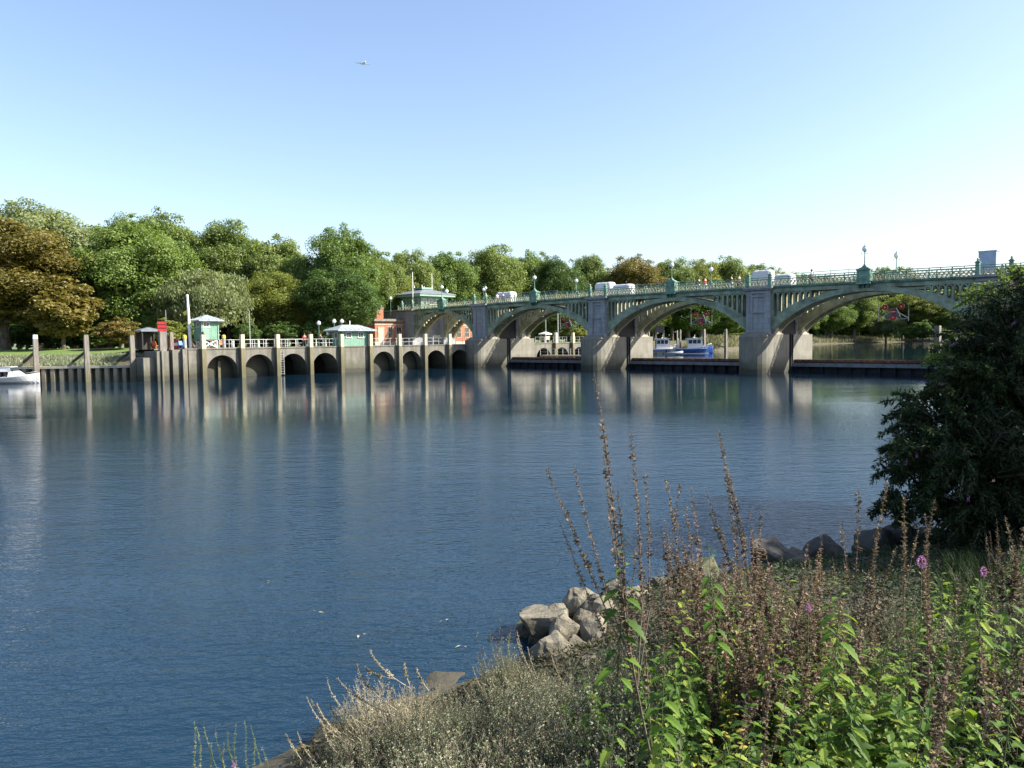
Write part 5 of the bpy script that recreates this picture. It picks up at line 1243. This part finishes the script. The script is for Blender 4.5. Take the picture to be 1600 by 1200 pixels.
def loosestrife(seed, kind='seed', nst=3, H=1.2):
    random.seed(seed); e = empty('loosestrife', (0, 0, -50)); st = MB(); sd_ = MB(); lf = MB(); fl = MB()
    for i in range(nst):
        h = H*random.uniform(.75, 1.05); a = random.uniform(0, 6.3); lean = random.uniform(.05, .34)
        P = curve_pts((random.uniform(-.05, .05), random.uniform(-.05, .05), 0), (cos(a)*lean*h, sin(a)*lean*h, h), .06)
        st.tube(P, [.0042*(1-.75*k/8) for k in range(9)], 5)
        whorls(sd_, P, .42, .99, int(24*h/1.0), .015, .026, 6)
        for s in range(random.randint(1, 4)):
            f = random.uniform(.4, .65); p, d = along(P, f); aa = random.uniform(0, 6.3); q = p+Vector((cos(aa)*.08, sin(aa)*.08, h*random.uniform(.18, .33)))
            Q = [p, p.lerp(q, .4)+Vector((cos(aa), sin(aa), 0))*.025, q]; st.tube(Q, [.0025, .002, .001], 4); whorls(sd_, Q, .2, 1, 13, .008, .014, 5)
        for k in range(12):
            f = random.uniform(.08, .5); p, d = along(P, f); aa = random.uniform(0, 6.3); lf.leaf(p, Vector((cos(aa), sin(aa), random.uniform(-.8, .5))), Vector((0, 0, 1)), random.uniform(.03, .065), .013)
    st.build('stem', M['twig' if kind == 'seed' else 'stem_red'], e); sd_.build('seed_head', LEAF[kind], e); lf.build('leaves', LEAF['dry' if seed % 2 else 'under'], e)
    return e
def nettle(seed, H=.9, kind='nettle', ns=(2, 3)):
    random.seed(seed); e = empty('nettle', (0, 0, -50)); st = MB(); lf = MB(); ct = MB()
    for i in range(random.choice(ns)):
        h = H*random.uniform(.8, 1.1); P = curve_pts((random.uniform(-.1, .1), random.uniform(-.1, .1), 0), (random.uniform(-.2, .2), random.uniform(-.2, .2), h), .08)
        st.tube(P, [.004*(1-.5*k/8) for k in range(9)], 5); n = int(h/.05)
        for k in range(2, n+1):
            f = k/n; p, d = along(P, min(f, .999)); a0 = (k % 2)*pi/2+random.uniform(-.3, .3)
            L = .122*(1-.5*max(0, f-.75)/.25)*random.uniform(.5, 1.2)
            for q in (0, pi):
                if random.random() < .18: continue
                u_ = Vector((cos(a0+q), sin(a0+q), random.uniform(-.45, .25) if f < .93 else .5)); b = p+u_*.03; st.bar(p, b, .0016)
                # toothed blade, drooping
                dn = u_.normalized(); X = dn.cross(Vector((0, 0, 1))).normalized(); N = X.cross(dn); w = L*.3; m = 10; vs = []; 
                for j in range(m+1):
                    g = j/m; c = b+dn*L*g-Vector((0, 0, 1))*L*.35*g*g; ww = w*sin(pi*min(1, g*.85+.13))*(1 if j % 2 else .74)*(1-g*.25) if j < m else 0
                    vs += [c+X*ww+N*ww*.28, c, c-X*ww+N*ww*.28]
                lf.add(vs, [(3*j+c, 3*j+3+c, 3*j+4+c, 3*j+1+c) for j in range(m) for c in (0, 1)])
            if f > .45 and random.random() < .6:
                for _ in range(3):
                    aa = random.uniform(0, 6.3); c = p.copy(); Q = [c]
                    for j in range(3): c = c+Vector((cos(aa)*.012, sin(aa)*.012, -.014)); Q.append(c.copy())
                    ct.tube(Q, .0017, 4)
    st.build('stem', M['stem_green'], e); lf.build('leaves', LEAF[kind], e, smooth=False); ct.build('catkins', LEAF['nettle'], e)
    return e
def herb(seed, kind, H=.8, nst=30, spread=.46):
    random.seed(seed); e = empty('mugwort' if kind == 'herb' else 'dry_herb', (0, 0, -50)); st = MB(); lf = MB()
    for i in range(nst):
        a = random.uniform(0, 6.3); r = spread*sqrt(random.random()); h = H*random.uniform(.5, 1.08)*(1-.35*r/spread)
        P = curve_pts((cos(a)*r*.3, sin(a)*r*.3, 0), (cos(a)*r, sin(a)*r, h), .1, 6); st.tube(P, [.0032*(1-.6*k/6) for k in range(7)], 4)
        for k in range(int(60*h/.8)):
            f = random.uniform(.12, 1); p, d = along(P, min(.999, f)); aa = random.uniform(0, 6.3); u_ = Vector((cos(aa), sin(aa), random.uniform(-.2, 1.2)))
            L = random.uniform(.014, .036)*(1.15-.5*f); lf.leaf(p+u_*random.uniform(0, .02), u_, rv(), L, L*.42)
        for s in range(3):
            f = random.uniform(.45, .85); p, d = along(P, f); aa = random.uniform(0, 6.3); q = p+Vector((cos(aa)*.07, sin(aa)*.07, random.uniform(.08, .16))); st.tube([p, q], [.0018, .0008], 4)
            for k in range(12): pp = p.lerp(q, random.random()); u_ = rv(); lf.leaf(pp, u_, rv(), random.uniform(.01, .022), .009)
    st.build('stem', M['twig_pale' if kind == 'dry' else 'twig'], e); lf.build('leaves', LEAF[kind], e); return e
LO = [loosestrife(100+i, 'seed' if i % 3 else 'seed_pink', 3+(i % 2), 1.2) for i in range(5)]
NE = [nettle(200+i, .95) for i in range(5)]+[nettle(210, .8, 'nettle_yellow')]; NT = [nettle(220+i, 1.7, 'nettle', (1, 2)) for i in range(3)]
HE = [herb(300+i, 'herb') for i in range(3)]+[herb(310+i, 'dry') for i in range(3)]
for pr in LO+NE+HE+NT: pr.location = (0, -60, -60)
def frame_top(px):      # skyline of the low growth, photo pixels
    T = [(300, 1150), (440, 1185), (520, 1120), (560, 1060), (620, 1045), (700, 1075), (745, 1075), (765, 1010), (800, 1015), (860, 1050), (920, 1020), (1000, 970), (1060, 930), (1130, 905), (1220, 915), (1300, 950), (1400, 950), (1500, 910), (1600, 860), (1900, 800)]
    for (a, ya), (b, yb) in zip(T[:-1], T[1:]):
        if a <= px <= b: return lerp(ya, yb, (px-a)/(b-a))
    return 1150 if px < 300 else 800
def px_of(p):
    q = CAMR.transposed() @ (Vector(p)-Vector((0, 0, EYE))); return 800+FPX*q.x/-q.z, 600-FPX*q.y/-q.z, -q.z
used = set()
def plantit(proto, x, y, sc, label, cat, group, rz=None, tilt=(0, 0), zoff=0):
    L = Vector((x, y, hgt(x, y)-.03+zoff)); rz = random.uniform(0, 6.3) if rz is None else rz
    if proto.name not in used:
        used.add(proto.name); proto.location = L; proto.rotation_euler = (tilt[0], tilt[1], rz); proto.scale = (sc,)*3; tag(proto, label, cat, group); return proto
    c = dup(proto, L, rz, sc, label, group, tilt); c['category'] = cat; return c
def scatter(protos, n, xr, dr, Hnat, frac, label, cat, group, seed, cond=None, smin=.35, smax=1.6):
    """n plants rooted between forward distances dr, photo columns xr; height kept under the growth's skyline"""
    random.seed(seed); k = 0; tries = 0
    while k < n and tries < n*40:
        tries += 1; d = sqrt(random.uniform(dr[0]**2, dr[1]**2)); px = random.uniform(*xr); x = (px-800)/1200*d; y = d
        if shore_dist(x, y) < .25: continue
        h = hgt(x, y); ytop = frame_top(px)+random.uniform(-20, 60)
        z = at(px, ytop, d).z; H = (z-h)*frac; sc = min(H/Hnat, random.uniform(.75, 1.3))
        if sc < smin: 
            if d > 6 or sc < .1: continue
            sc = smin
        if cond and not cond(px, d): continue
        sc = min(sc, smax)*random.uniform(.85, 1.08); p = random.choice(protos)
        plantit(p, x, y, sc, label, cat, group, tilt=(random.uniform(-.24, .24), random.uniform(-.24, .24))); k += 1
scatter(HE[0:3], 52, (480, 860), (4.6, 9), .8, 1.0, 'silvery green mugwort clump among the dry tangle at lower left', 'mugwort', 'silvery mugwort clumps', 11, smax=1.1)
scatter(HE[3:6], 30, (470, 900), (4.6, 9), .8, 1.0, 'dry beige herb tangle on the lower left of the near bank', 'dry herb', 'dry beige herbs', 1, smax=1.1)
scatter(HE[0:3], 110, (730, 1080), (4.0, 8), .8, 1.0, 'grey-green mugwort clump in the lower middle of the near bank', 'mugwort', 'grey-green mugwort clumps', 2, smax=1.3)
scatter(HE[0:3], 120, (1050, 1750), (5.5, 12), .8, 1.25, 'grey-green mugwort clump among the seed stalks at right', 'mugwort', 'grey-green mugwort clumps at right', 3, smax=1.3)
scatter(NE[0:5], 105, (1060, 1750), (3.4, 9), .95, .98, 'bright green nettle in the lower right of the near bank', 'nettle', 'nettles at lower right', 4, smax=1.15)
scatter(NE[0:5], 18, (900, 1100), (3.6, 7), .95, .9, 'green nettle among the grey herbs in the lower middle', 'nettle', 'nettles in the lower middle', 5, smax=1.0)
scatter(NE[5:6], 34, (1000, 1400), (3.6, 6.5), .8, .85, 'yellowing nettle with pale leaves in the lower right', 'nettle', 'yellowing nettles', 6, smax=.9)
scatter(HE[0:3]+NE[0:3], 60, (1330, 1750), (8, 12.5), .85, 1.0, 'low leafy weed in the shade under the dark bush', 'weed', 'weeds in the shade under the bush', 21, smax=.7)
scatter(LO, 40, (1040, 1350), (5.2, 9), 1.2, 1.85, 'brown loosestrife stalk crowded in the middle of the seed heads', 'loosestrife', 'brown loosestrife crowd', 17, smax=1.15)
scatter(LO, 30, (980, 1650), (5, 11), 1.2, 1.45, 'brown loosestrife gone to seed among the nettles', 'loosestrife', 'brown loosestrife stalks', 7, smax=1.25)
# individually placed tall stalks: photo top x,y; base x; distance
def stalk(xt, yt, xb, d, label, mat_='seed', dens=1., bend=0, r=.012, branches=(), f0=.3, thick=.005):
    pt = at(xt, yt, d); pb = at(xb, 1000, d-.15); pb.z = hgt(pb.x, pb.y)-.05
    e = empty('seed_stalk', pb, 0, label, 'seed stalk', 'tall dry seed stalks above the growth'); st = MB(); sd_ = MB()
    T = pt-pb; n = 14; P = []; b2 = random.uniform(-.03, .03)
    for i in range(n+1):
        f = i/n; P.append(T*f+Vector((bend*sin(pi*f)+b2*sin(2*pi*f+b2*40), b2*sin(3*f), 0)))
    st.tube(P, [thick*(1-.8*k/n) for k in range(n+1)], 6); L = T.length
    if not branches and d < 6.4:
        branches = [(random.uniform(.45, .65), xt+random.uniform(-30, 30), yt+random.uniform(45, 110), 0) for _ in range(random.randint(1, 2))]
    whorls(sd_, P, f0, .995, int(34*L*(1-f0)*dens), r, r*1.7, 6)
    for (fb, ex, ey, bd) in branches:
        p, _ = along(P, fb); q = at(ex, ey, d+random.uniform(-.1, .1))-pb; Q = [p, p.lerp(q, .35)+Vector((bd, 0, 0)), p.lerp(q, .7)+Vector((bd*.7, 0, 0)), q]
        st.tube(Q, [thick*.5, thick*.42, thick*.33, thick*.12], 5); whorls(sd_, Q, .35, .99, int(30*(q-p).length*dens), r*.75, r*1.2, 5)
    st.build('stem', M['twig'], e); sd_.build('seed_head', LEAF[mat_], e)
random.seed(31)
stalk(921, 582, 1045, 4.8, 'tallest dead branching stalk leaning left over the river', dens=1.0, r=.0155, f0=.42, thick=.009, branches=((.38, 850, 722, .0), (.40, 895, 722, -.03), (.36, 985, 672, .05), (.36, 1008, 735, .06), (.42, 942, 690, -.02), (.3, 870, 805, -.02), (.45, 965, 760, 0), (.2, 1000, 880, 0)), bend=-.0)
stalk(1120, 668, 1240, 5.4, 'tall dense brown stalk right of the dead branching one', dens=1.2, r=.015, branches=((.55, 1140, 742, .02),))
stalk(1128, 690, 1200, 5.6, 'second dense brown stalk crossing the tall one', dens=1.2, r=.015)
for a in ((1040, 745, 1075, 5.8, 'slim stalk left of the pink tipped one'), (1058, 752, 1068, 5.9, 'slim upright stalk beside the nettle top'), (1072, 757, 1120, 5.7, 'pink tipped stalk right of two slim ones', 'seed_pink'), (1070, 790, 1085, 6.2, 'short slim stalk behind the pink tipped one'),
    (998, 830, 1010, 6, 'dark slim stalk right of the branching one'), (1170, 797, 1215, 6, 'stalk rising left of the dark boulders', 'seed_pink'), (1186, 794, 1260, 6.3, 'thin leaning stalk over the dark boulder'), (1126, 826, 1130, 6.2, 'white tipped short stalk between boulders', 'seed_pink'),
    (1284, 828, 1290, 6.5, 'stalk in front of the middle dark boulder'), (1260, 845, 1262, 6.3, 'short stalk left of the middle dark boulder', 'seed_pink'), (1367, 830, 1380, 6.6, 'short stalk between the two tall right ones'), (1340, 762, 1335, 5.2, 'tall thick stalk with a bent tip before the bush'),
    (1385, 745, 1345, 5.2, 'tallest thick stalk in front of the dark bush', 'seed'), (1412, 770, 1425, 5.8, 'grey forked stalk right of the tallest right one'), (1460, 778, 1470, 6.6, 'thin pale stalk before the dark bush'), (1437, 875, 1530, 4.6, 'leaning stalk ending in a purple flower'), (1445, 800, 1460, 7, 'greenish stalk under the bush'),
    (1568, 805, 1600, 7.5, 'pale stalk near the right edge'), (1540, 835, 1570, 7.2, 'short pale stalk left of the right edge'), (1500, 900, 1440, 3.6, 'dark stalk low at right among the nettles'), (1480, 1080, 1440, 2.9, 'thick pale stalk at the bottom right'), (1210, 1010, 1230, 4, 'brown stalk left of the nettle mass'), (1300, 870, 1330, 6.2, 'short brown stalk before the dark rocks')):
    stalk(*a[:5], *(a[5:6] or ('seed',)), dens=1.15, r=.0155 if a[3] < 6 else .0165, bend=random.uniform(-.1, .1))
# bent dry stems reaching left over the water
def dry_stems(specs, d0, label, name='dry_stalk'):
    for i, (xt, yt, xm, ym, xb, yb) in enumerate(specs):
        d = d0[i] if hasattr(d0, '__len__') else d0; A, Bm, C = at(xb, yb, d-.1), at(xm, ym, d), at(xt, yt, d+.05)
        e = empty(name, A, 0, label[i], 'dry stalk', 'bent dry stalks over the water'); st = MB(); sd_ = MB()
        P = [(A*(1-f)**2+Bm*2*f*(1-f)+C*f*f)-A for f in [k/10 for k in range(11)]]; st.tube(P, [.005*(1-.6*k/10) for k in range(11)], 5); whorls(sd_, P, .3, 1, 30, .010, .014, 5)
        st.build('stem', M['twig_pale'], e); sd_.build('seed_head', LEAF['dry'], e)
dry_stems([(511, 1058, 515, 1110, 600, 1150), (528, 1060, 545, 1090, 620, 1120), (558, 1036, 560, 1070, 620, 1110), (570, 1042, 580, 1055, 620, 1062), (578, 1015, 588, 1045, 640, 1075), (515, 1098, 520, 1130, 570, 1160), (447, 1147, 455, 1165, 480, 1200), (489, 1132, 495, 1150, 540, 1180), (632, 1036, 632, 1050, 640, 1070), (651, 1044, 655, 1060, 670, 1080)], 6.6,
    ['dry stalk curling up furthest left above the rock', 'dry stalk just right of the leftmost curl', 'dry stalk curling over the water, third from left', 'short dry stalk in the middle of the fan', 'highest dry stalk of the left fan', 'lowest curling stalk beside the mossy rock', 'dry stalk at the bottom left corner of the tangle', 'short upright dry stalk by the waterline', 'small dry stalk on top of the tangle, left', 'small dry stalk on top of the tangle, right'])
random.seed(77)
for i in range(34):
    f = random.random(); bx = lerp(500, 900, f)+random.uniform(-20, 30); by = lerp(1170, 1060, f)+random.uniform(0, 70); L = random.uniform(35, 100); lean = random.uniform(.3, 1.1)
    dry_stems([(bx-L*lean, by-L, bx-L*lean*.75, by-L*.35, bx, by)], 6.4+1.2*f, ['thin dry sprig trailing left out of the dry tangle'])
for i, (x, yt) in enumerate(((302, 1128), (308, 1135), (320, 1130), (338, 1140), (355, 1142), (366, 1130), (380, 1125), (392, 1132), (412, 1168), (400, 1150), (330, 1160), (348, 1160))):
    d = 4.3+.12*(i % 4); pt = at(x, yt, d); pb = at(x+random.uniform(5, 22), 1260, d); e = empty('loosestrife_spike', pb, 0, 'upright greyish flower spike in the bottom left corner', 'flower spike', 'flower spikes at bottom left'); P = [(pt-pb)*f+Vector((.01*sin(9*f+i), 0, 0)) for f in [k/8 for k in range(9)]]
    st = MB(); st.tube(P, [.0032*(1-.6*k/8) for k in range(9)], 5); st.build('stem', M['stem_green'], e); s2 = MB(); whorls(s2, P, .1, 1, 42, .005, .008, 6); s2.build('seed_head', LEAF['herb'], e)
    if i in (4, 8): s3 = MB(); whorls(s3, P, .35, .6, 10, .012, .02, 6); s3.build('petals', LEAF['flower'], e)
# purple flowers
for (x, y, d, r, lb_) in ((1440, 878, 4.6, .024, 'bright purple flower head at the tip of a leaning stalk'), (1537, 893, 6.5, .026, 'faded purple flower head among the right nettles'), (1263, 950, 5.5, .02, 'small purple flower low among the stalks')):
    p = at(x, y, d); e = empty('flower_head', p, 0, lb_, 'flower', 'purple flower heads'); mb = MB()
    for _ in range(90):
        v = rv(); q = Vector((v.x*r*.7, v.y*r*.7, v.z*r*1.3)); mb.leaf(q, v, rv(), .013, .009)
    mb.build('petals', LEAF['flower'], e); MB().tube([(0, 0, -.4), (0, 0, r)], .003, 5).build('stem', M['stem_green'], e)
# tall nettles that stand above the rest
for (x, yt, d, lb_) in ((945, 845, 4.7, 'tall nettle left of the branching stalk'), (1038, 868, 5.2, 'nettle top right of the branching stalk'), (1125, 858, 5.4, 'nettle top in front of the mossy boulder'), (1285, 893, 4.6, 'tall bright nettle before the dark boulders'), (1470, 850, 6, 'bright nettle sprays at the foot of the dark bush'), (1540, 872, 5.4, 'nettle sprays at the right below the bush'), (1420, 985, 4.2, 'nettle in the middle of the right mass'), (1500, 1030, 3.1, 'big close nettle with long leaves at right'), (1230, 1060, 3.6, 'close nettle at the bottom, left of the yellow leaves'), (1030, 960, 4.4, 'yellowish nettle at the foot of the branching stalk')):
    p = at(x, yt, d); h = hgt(p.x, p.y); tl = p.z-h > 1.15; sc = max(.3, (p.z-h)/(1.7 if tl else .95)); plantit(random.choice(NT if tl else NE[:5]), p.x, p.y, sc, lb_, 'nettle', 'tall single nettles')
# low undergrowth leaves
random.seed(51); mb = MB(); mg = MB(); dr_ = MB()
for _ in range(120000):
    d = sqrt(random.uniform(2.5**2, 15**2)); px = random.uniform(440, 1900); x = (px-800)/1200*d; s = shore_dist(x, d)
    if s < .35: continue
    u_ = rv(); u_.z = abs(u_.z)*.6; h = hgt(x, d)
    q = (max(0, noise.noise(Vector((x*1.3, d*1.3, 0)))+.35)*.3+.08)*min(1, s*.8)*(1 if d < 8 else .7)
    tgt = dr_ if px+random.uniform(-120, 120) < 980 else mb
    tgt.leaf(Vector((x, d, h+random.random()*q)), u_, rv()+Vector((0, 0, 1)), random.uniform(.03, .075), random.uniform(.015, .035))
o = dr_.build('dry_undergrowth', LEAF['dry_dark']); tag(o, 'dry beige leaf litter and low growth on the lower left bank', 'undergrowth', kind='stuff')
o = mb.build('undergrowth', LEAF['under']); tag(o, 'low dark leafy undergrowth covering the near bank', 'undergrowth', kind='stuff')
random.seed(52)
for _ in range(9000):
    d = sqrt(random.uniform(6**2, 11**2)); px = random.uniform(1480, 1900); x = (px-800)/1200*d; h = hgt(x, d); L = random.uniform(.2, .5); a = random.uniform(0, 6.3); l = random.uniform(.1, .45)
    P = Vector((x, d, h)); t = Vector((cos(a)*l, sin(a)*l, 0))*L; w = V2(random.uniform(-1, 1), random.uniform(-1, 1)).normalized()*.004
    m1 = P+t*.35+Vector((0, 0, L*.6)); m2 = P+t+Vector((0, 0, L*.9)); mg.add([P-w, P+w, m1+w, m1-w, m2], [(0, 1, 2, 3), (3, 2, 4)])
o = mg.build('grass_tufts', LEAF['under']); tag(o, 'thin arching grass on the right of the near bank', 'grass', kind='stuff')

# ------------------------------------------------------------------ big bush at the right
def big_bush(name, blobs, n, label, mleaf, leafL=(.07, .14), wr=.3, seed=1, flowers=0):
    random.seed(seed); C0 = blobs[0][0]; e = empty(name, (C0.x, C0.y, max(0, hgt(C0.x, C0.y))), 0, label, 'bush'); O = Vector(e.location); br = MB(); lf = MB(); fl = MB()
    tot = sum(b[1][0]*b[1][1]+b[1][1]*b[1][2] for b in blobs)
    for c, r in blobs:
        k = int(n*(r[0]*r[1]+r[1]*r[2])/tot); nb = max(12, k//130)
        for _ in range(nb):
            v = rv(); v.z = v.z*.9+.05; q = random.uniform(.7, 1.12); tip = c+Vector((v.x*r[0], v.y*r[1], v.z*r[2]))*q; st_ = c+(tip-c)*.35
            if tip.z < .25: tip.z = .25+random.random()*.3
            sag = Vector((0, 0, -.12*(tip-st_).length)); P = [st_-O, st_.lerp(tip, .55)-O-sag, tip-O+sag]
            br.tube(P, [.02, .011, .003], 5)
            for j in range(130):
                f = random.random()**.7; p, d = along(P, min(.999, f)); sc = 1.1-.5*f; u_ = (rv()+d*.7+Vector((0, 0, -.15))).normalized(); off = rv()*random.random()*.17*(1.2-f)
                lf.leaf(p+off, u_, Vector((0, 0, 1))+rv()*.7, random.uniform(*leafL)*sc, random.uniform(*leafL)*wr*sc*1.2)
            if random.random() < flowers and v.z > -.2:
                Q = [P[2], P[2]+(P[2]-P[1]).normalized()*random.uniform(.12, .22)+Vector((0, 0, -.03))]
                for _k in range(60): pp = Q[0].lerp(Q[1], random.random()); w = rv(); fl.leaf(pp+w*.012, w, rv(), .016, .011)
    br.build('branches', M['bark'], e)
    for c, r in []: pass
    lf.build('leaves', mleaf, e)
    if flowers: fl.build('flower_panicles', LEAF['flower'] if flowers > .05 else LEAF['seed'], e)
    return e
B_ = lambda x, y, d, r: (at(x, y, d), r)
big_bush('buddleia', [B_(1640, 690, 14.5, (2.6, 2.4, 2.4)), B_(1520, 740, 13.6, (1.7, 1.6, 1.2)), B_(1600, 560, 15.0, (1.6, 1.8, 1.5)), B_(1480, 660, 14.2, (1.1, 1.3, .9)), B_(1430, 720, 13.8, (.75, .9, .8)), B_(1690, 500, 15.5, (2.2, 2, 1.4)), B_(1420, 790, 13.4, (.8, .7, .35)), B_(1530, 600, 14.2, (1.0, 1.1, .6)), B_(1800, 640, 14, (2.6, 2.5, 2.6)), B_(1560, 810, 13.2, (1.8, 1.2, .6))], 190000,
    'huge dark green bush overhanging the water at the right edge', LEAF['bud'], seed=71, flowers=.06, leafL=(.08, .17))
big_bush('bramble', [B_(1590, 470, 17.5, (1.2, 1.4, .9)), B_(1500, 560, 16, (.8, .9, .55)), B_(1570, 520, 16.5, (.9, 1, .6)), B_(1640, 460, 17, (1, 1, 1))], 22000, 'sunlit greener shrub crowning the dark bush below the bridge abutment', LEAF['mid'], seed=72, leafL=(.06, .12), wr=.4)

# unseen tree added outside the frame at right to shade the dark bush
e = empty('shade_tree', (20, 11.5, .8), 1, 'unseen tree added beyond the right edge to shade the dark bush', 'tree')
CR[2][0].build('crown', LEAF['mid'], e); CR[2][1].build('trunk', M['bark'], e); e.scale = (13, 17, 10.5)

for (x, yt, d, lb_) in ((775, 935, 7.6, 'tall grey mugwort standing up beside the rock pile'), (800, 965, 7.4, 'second tall grey mugwort beside the rock pile'), (960, 985, 7.5, 'mugwort below the peak of the rock pile')):
    p = at(x, yt, d); h = hgt(p.x, p.y); c = dup(HE[0], Vector((p.x, p.y, h-.03)), random.uniform(0, 6), (.55, .55, (p.z-h)/.85), lb_, 'tall single mugworts'); c['category'] = 'mugwort'

for i, (x, y) in enumerate(((497, 956), (697, 969), (422, 908), (720, 1008), (560, 992))):
    p = gnd(x, y, .012); mb = MB(); mb.leaf(Vector((0, 0, 0)), Vector((1, .3*i, 0)), Vector((0, 0, 1)), .09, .04); mb.leaf(Vector((-.05, .03, .004)), Vector((-1, .6, 0)), Vector((0, 0, 1)), .05, .02)
    o = mb.build('floating_leaf', LEAF['dry'], None, p, i); tag(o, 'small pale dead leaf floating on the open water', 'leaf', 'dead leaves floating on the river')
